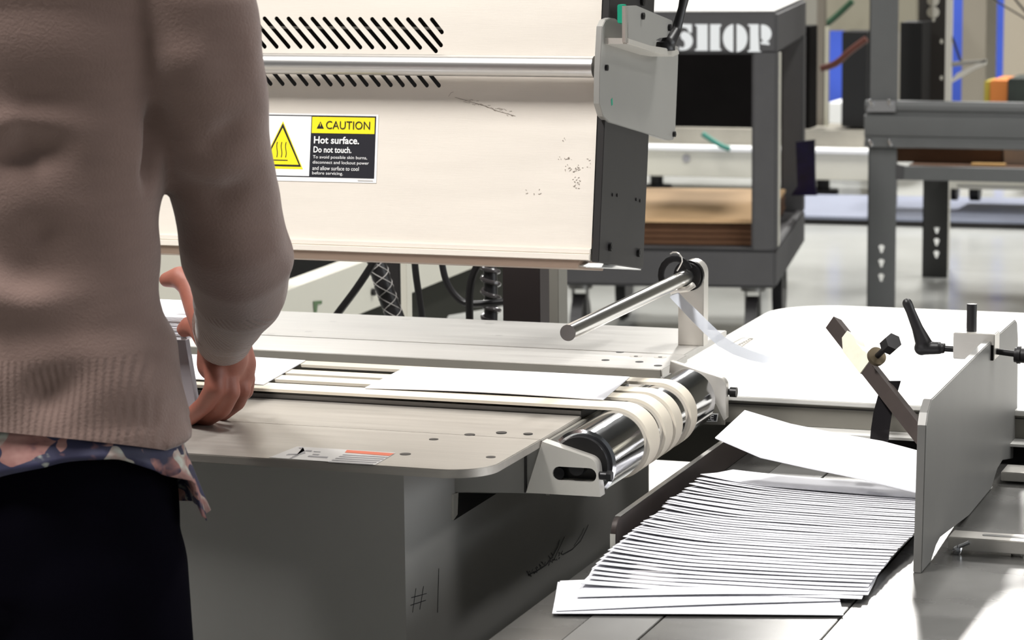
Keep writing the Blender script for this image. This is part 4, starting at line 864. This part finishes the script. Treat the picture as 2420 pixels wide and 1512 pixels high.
# right hand: palm, four fingers bent under the pile, thumb on top
pm=[(528,800,2.425,.0235),(533,845,2.438,.0235),(536,876,2.450,.0200)]
b.limb([at(a,c,y=d_) for a,c,d_,_ in pm],[r for *_,r in pm])
b.limb([at(556,812,y=2.45),at(566,860,y=2.46),at(566,895,y=2.465)],[.016,.0175,.015])
b.limb([at(505,805,y=2.42),at(506,860,y=2.43)],[.016,.018])
fing=[[(508,866,2.418,.0112),(508,915,2.412,.0106),(484,955,2.425,.0095),(450,985,2.445,.0088),(432,997,2.455,.0076)],
      [(534,872,2.432,.0112),(545,925,2.430,.0104),(526,965,2.442,.0094),(487,990,2.462,.0088),(462,997,2.475,.0078)],
      [(558,868,2.458,.0106),(572,920,2.456,.0098),(560,950,2.468,.0090),(524,978,2.49,.0084)],
      [(574,850,2.485,.0090),(585,895,2.487,.0084),(582,925,2.495,.0078),(556,946,2.510,.0070)]]
for f_ in fing: b.limb([at(a,c,y=d_) for a,c,d_,_ in f_],[r for *_,r in f_],3)
b.limb([at(a,c,y=d_) for a,c,d_ in ((500,790,2.425),(470,725,2.455),(450,675,2.47),(425,655,2.475),(394,661,2.475))],[.018,.0155,.0132,.0118,.0082],3)
b.limb([at(a,c,y=d_) for a,c,d_ in ((500,812,2.45),(470,775,2.462),(448,770,2.466),(436,778,2.468))],[.015,.0115,.0105,.0085],3)
skin=mat('skin',(.27,.098,.068),.55,0,noise=.14,nscale=18,col2=(.20,.062,.042),bump=.25,bscale=120)
sk_me=remesh(b,.0028,3)
body=link('body',sk_me,skin,ps,True,180)
# hair and face details
hair=MB(); hair.ball(hc+Vector((0,-.012,.03)),.098,4,(1,1.05,1.05)); hair.limb([hc+Vector((0,-.06,0)),hc+Vector((0,-.09,-.12)),hc+Vector((0,-.085,-.22))],[.07,.06,.035])
link('hair',remesh(hair,.006,4),mat('dark_brown_hair',(.05,.028,.016),.5,0,noise=.5,nscale=60,stretch=(6,6,.6)),ps,True,180)
for sx_ in (-.032,.032): obj('eye',MB().ball(hc+Vector((sx_,.078,-.002)),.011,2),mat('eye_white',(.8,.78,.75),.2),body)
# sweater
yarn=mat('taupe_knit',(.165,.106,.089),.92,0,noise=.10,nscale=22,stretch=(1,1,4),sheen=.25)
nt=yarn.node_tree; N=nt.nodes; Lk=nt.links; bs=N['Principled BSDF']
tc=N.new('ShaderNodeTexCoord'); sep=N.new('ShaderNodeSeparateXYZ'); Lk.new(tc.outputs['Object'],sep.inputs[0])
def mth(op,a,b_=None,c=None):
    n_=N.new('ShaderNodeMath'); n_.operation=op
    for i_,v in enumerate((a,b_,c)):
        if v is None: continue
        if hasattr(v,'links'): Lk.new(v,n_.inputs[i_])
        else: n_.inputs[i_].default_value=v
    return n_.outputs[0]
rib=mth('SINE',mth('MULTIPLY',sep.outputs[0],1150.0)); msk=mth('LESS_THAN',sep.outputs[2],rowz(822)); ribm=mth('MULTIPLY',rib,msk)
no=N.new('ShaderNodeTexNoise'); no.inputs['Scale'].default_value=420; Lk.new(tc.outputs['Object'],no.inputs['Vector'])
ht=mth('ADD',mth('MULTIPLY',ribm,.55),mth('MULTIPLY',no.outputs['Fac'],.8)); bp=N.new('ShaderNodeBump'); bp.inputs['Strength'].default_value=.55; bp.inputs['Distance'].default_value=.0012; Lk.new(ht,bp.inputs['Height']); Lk.new(bp.outputs[0],bs.inputs['Normal'])
b=MB()
R_=[torso_ring(py,px) for px,py in [(p[1],p[0]) for p in [(e[0],e[1]) for e in edge_pts]]][::-1]
R_=[]
for py,px in edge_pts[::-1]: R_.append(torso_ring(py,px))
b.loft(R_)
b.limb([Vector((cxm-.115,PY,1.325)),Vector((cxm+.115,PY,1.325))],[.062,.062]); 
b.limb([SH+Z*.004,A1,A2,A3,at(547,540,y=2.16),EL,at(566,665,y=2.245),F1_,F2_,at(531,778,y=2.395)],[.060,.0545,.0500,.0472,.0492,.0500,.0470,.0425,.0365,.0300],4)
b.limb([LS,LE,LW-Vector((.01,.03,-.01))],[.060,.050,.034],4)
sw=remesh(b,.0048,6)
zf=lambda px,py,y_=PY: at(px,py,y=y_)
def fold(c,line,wd,amp):
    """a crease along a polyline, amp<0 is a valley"""
    best=np.full(len(c),9.0); 
    for a,b_ in zip(line,line[1:]):
        a=np.array(a);b_=np.array(b_); d=b_-a; t=np.clip(((c-a)@d)/(d@d),0,1); ds=np.linalg.norm(c-(a+t[:,None]*d),axis=1); best=np.minimum(best,ds)
    return 1.7*amp*np.exp(-(best/wd)**2)
def pl(pts,y_): return [tuple(at(a,b_,y=y_)) for a,b_ in pts]
def wrink(c,n_):
    o=np.zeros(len(c)); bk=np.clip(-n_[:,1]*1.6+.3,0,1)
    yb_=PY-.09
    for pts,wd,amp in ((((205,110),(260,140),(300,165),(345,195)),.010,-.010),(((318,20),(330,90),(345,150),(362,215)),.008,-.012),(((230,118),(290,150),(330,178),(352,205)),.006,-.008),(((420,60),(385,120),(362,180)),.007,-.010),(((395,40),(372,100),(362,160)),.009,-.010),
                       (((285,40),(300,110),(330,165)),.012,.007),(((350,20),(352,90),(358,140)),.010,.008),(((430,60),(395,130),(372,180)),.010,.007),
                       (((60,255),(140,262),(240,272)),.018,-.006),(((60,318),(160,330),(300,335)),.015,-.007),(((40,290),(150,300),(280,305)),.015,.006),
                       (((20,370),(130,372),(260,392)),.014,-.006),(((60,655),(180,660),(320,640)),.020,-.007),(((0,700),(150,712),(290,700)),.02,.006),
                       (((190,740),(255,720),(310,690)),.018,-.009),(((300,880),(320,850),(340,800)),.020,-.009),(((110,930),(200,890),(260,870)),.018,-.007),(((95,560),(200,545),(330,540)),.018,-.005),(((230,760),(290,790),(330,820)),.015,.006)):
        o+=fold(c,pl(pts,yb_),wd,amp)*bk
    for pts,wd,amp,y_ in ((((350,150),(352,300),(362,400),(380,450)),.009,-.009,2.03),(((455,280),(500,330),(560,320)),.014,-.005,2.05),(((470,430),(520,470),(600,470)),.016,-.005,2.08),(((450,700),(500,730),(560,740)),.010,-.005,2.30),
                          (((455,660),(520,690),(620,680)),.012,-.005,2.24),(((470,610),(540,640),(640,620)),.014,.004,2.20),(((400,110),(480,100),(560,150)),.02,-.004,2.03)):
        o+=fold(c,pl(pts,y_),wd,amp)
    t=np.arctan2(c[:,1]-PY,c[:,0]-xs_c); o+=.0012*np.sin(c[:,2]*90+3*np.sin(t*2))*(c[:,2]<1.2)*(c[:,2]>.84)
    return o
displace(sw,wrink)
# cut the hem to the arched line and open the cuff
bm=bmesh.new(); bm.from_mesh(sw)
hA,hB,hC=at(0,1019,y=1.925),at(432,1070,y=PY),at(215,1038,y=1.93); hn=(hB-hA).cross(hC-hA); hn=hn if hn.z>0 else -hn
bmesh.ops.bisect_plane(bm,geom=bm.verts[:]+bm.edges[:]+bm.faces[:],plane_co=hA,plane_no=hn,clear_inner=True)
bm.to_mesh(sw); bm.free()
sw_o=link('sweater',sw,yarn,ps,True,180)
cuff=MB(); c1=at(533,772,y=2.385); c2=at(529,800,y=2.418); dd=(c2-c1).normalized(); cuff.tube([c1-dd*.012,c1,c2-dd*.004,c2],[.0335,.0325,.0290,.0285],n=40); obj('cuff',cuff,yarn,sw_o)
# floral shirt tail below the hem
fl=bpy.data.materials.new('navy_floral_print'); fl.use_nodes=True; nt=fl.node_tree; N=nt.nodes; Lk=nt.links; bs=N['Principled BSDF']; bs.inputs['Roughness'].default_value=.7
tc=N.new('ShaderNodeTexCoord'); mp=N.new('ShaderNodeMapping'); mp.inputs['Scale'].default_value=(1,1,1.5); mp.inputs['Rotation'].default_value=(0,.5,0); no=N.new('ShaderNodeTexNoise'); no.inputs['Scale'].default_value=30; no.inputs['Detail'].default_value=1
mixv=N.new('ShaderNodeMixRGB'); mixv.inputs[0].default_value=.04; vo=N.new('ShaderNodeTexVoronoi'); vo.inputs['Scale'].default_value=30
Lk.new(tc.outputs['Object'],mp.inputs[0]); Lk.new(mp.outputs[0],no.inputs['Vector']); Lk.new(mp.outputs[0],mixv.inputs[1]); Lk.new(no.outputs['Color'],mixv.inputs[2]); Lk.new(mixv.outputs[0],vo.inputs['Vector'])
cr=N.new('ShaderNodeValToRGB'); cr.color_ramp.interpolation='LINEAR'; E_=cr.color_ramp.elements; E_[0].position=0; E_[0].color=(.012,.012,.045,1); E_[1].position=1; E_[1].color=(.32,.33,.29,1)
for p_,c_ in ((.33,(.010,.009,.035)),(.40,(.20,.085,.075)),(.54,(.30,.16,.14)),(.59,(.010,.009,.035)),(.74,(.010,.010,.035)),(.79,(.32,.33,.29)),(.88,(.20,.08,.07))): e_=E_.new(p_); e_.color=(*c_,1)
sp_c=N.new('ShaderNodeSeparateColor'); Lk.new(vo.outputs['Color'],sp_c.inputs[0])
ad=N.new('ShaderNodeMath'); ad.operation='MULTIPLY_ADD'; ad.inputs[1].default_value=.35; no2=N.new('ShaderNodeTexNoise'); no2.inputs['Scale'].default_value=60; Lk.new(mp.outputs[0],no2.inputs['Vector'])
Lk.new(no2.outputs['Fac'],ad.inputs[0]); su=N.new('ShaderNodeMath'); su.operation='SUBTRACT'; su.inputs[1].default_value=.17; Lk.new(sp_c.outputs[0],su.inputs[0]); Lk.new(su.outputs[0],ad.inputs[2]); Lk.new(ad.outputs[0],cr.inputs[0]); Lk.new(cr.outputs[0],bs.inputs['Base Color'])
hemz=rowz(1060)
def lower(py): return None
b=MB(); NB=120
base=torso_ring(985,418,-.005,NB)
# hem line: highest over the seat, lowest at the side
hem_px=[(-400,1230),(-250,1190),(-100,1150),(0,1122),(60,1108),(120,1100),(200,1097),(240,1100),(275,1110),(310,1130),(345,1152),(375,1175),(400,1195),(418,1225),(430,1250),(440,1255)]
R_=[]
for k in range(7):
    t=k/6; ring=[]
    for j,p in enumerate(base):
        px,_=prj(p); low=np.interp(px,[h[0] for h in hem_px],[h[1] for h in hem_px])
        if p.y>PY+.02: low=1235
        z=at(px,low,y=PY-.10).z if p.y<PY else at(px,low,y=PY).z
        out=Vector((p.x-xs_c,p.y-PY,0)).normalized()
        rip=.004*math.sin(j*.9)*t
        q_=Vector((p.x,p.y,p.z*(1-t)+z*t))+out*(.013*max(0,t-.30)+rip*max(0,t-.3)+(.012*max(0,t-.35)/.65 if px>380 else 0)); ring.append(q_)
    R_.append(ring)
b.loft(R_,cap=False); me=b.mesh(); 
so=link('shirt',me,fl,ps,True,180); md=so.modifiers.new('thickness','SOLIDIFY'); md.thickness=.0012; so['label']='navy floral shirt tail'
# trousers
tr=MB(); 
hips=[(1040,405,.0),(1100,412,.004),(1150,416,.006),(1200,418,.006),(1250,420,.004),(1320,416,.0),(1400,420,0)]
R_=[]
for py,px,g in hips[::-1]:
    p=at(px,py,y=PY); h=.176+.008*(py-1040)/300; c=Vector((p.x-h-.004,PY-.002,p.z)); dep=h*(.50+.10*min(1,(py-1040)/160))
    R_.append([c+Vector((h*math.cos(2*math.pi*j/NR),dep*math.sin(2*math.pi*j/NR),0)) for j in range(NR)])
tr.loft(R_); pz=at(428,1512,y=PY)
hx_=at(420,1400,y=PY).x-.188
for sx_ in (-1,1): tr.limb([Vector((hx_+sx_*.092,PY-.0,.70)),Vector((hx_+sx_*.100,PY+.0,.58)),Vector((hx_+sx_*.10,PY+.01,.42)),Vector((hx_+sx_*.10,PY,.10))],[.096,.094,.066,.058],4)
tm=remesh(tr,.007,8); link('trousers',tm,mat('black_navy_trousers',(.0022,.0018,.0042),1,0,noise=.3,nscale=12,bump=.2,bscale=300,spec=.04),ps,True,180)
for sx_ in (-1,1):
    b=MB(); b.limb([Vector((hx_+sx_*.10,PY-.03,.036)),Vector((hx_+sx_*.10,PY+.07,.032)),Vector((hx_+sx_*.102,PY+.15,.028))],[.036,.036,.028],3); s_=link('shoe',remesh(b,.006,3),dark,ps,True,180)
    zmin=min(v.co.z for v in s_.data.vertices); s_.location.z=-zmin+.0005
# ================================================================ envelopes gripped in the hand
xr_=at(440,760,y=2.47).x; 
zt_=at(400,748,y=2.47).z; zb_=at(400,802,y=2.47).z; n=20; h=(zt_-zb_)/n; l_=.24
gl='envelopes of the flat bundle under the thumb'
for i in range(n):
    x1_=at(440,760,y=2.47).x+rng.uniform(-.0012,.0012); y0_=2.47+rng.uniform(-.001,.001)
    b=MB().span((x1_-l_,y0_,zb_+h*i),(x1_,y0_+.114,zb_+h*(i+.86)),bev=.0002)
    lab='white envelope in the flat bundle held under the thumb'; g=gl
    if i==n-1: lab='top envelope of the hand-held bundle, the thumb pressing on it'; g=None
    solo('envelope',b,paper,lab,'envelope',group=g,smooth=False)
# upright bundle below it, standing on the table
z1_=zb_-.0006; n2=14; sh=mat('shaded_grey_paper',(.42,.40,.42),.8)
for i in range(n2):
    y0_=2.484+i*.0060; xr1=at(478,900,y=y0_).x; xr2=at(470,810,y=y0_).x
    b=MB().prism([(xr2-.24,y0_+.004,z1_),(xr2-.018,y0_+.004,z1_),(xr1-.006,y0_,.7505),(xr1-.24,y0_,.7505)],(0,.0050,0),bev=.0003)
    solo('envelope',b,mat('shade_toned_envelope',(.20,.185,.20),.8),'upright envelope with shade put into its grey, standing on the table under the flat bundle','envelope',group='upright envelopes steadied by the hand',smooth=False)  # the person's shade is put into the grey of these envelopes
for o in bpy.data.objects:
    if '_b' in o: del o['_b']
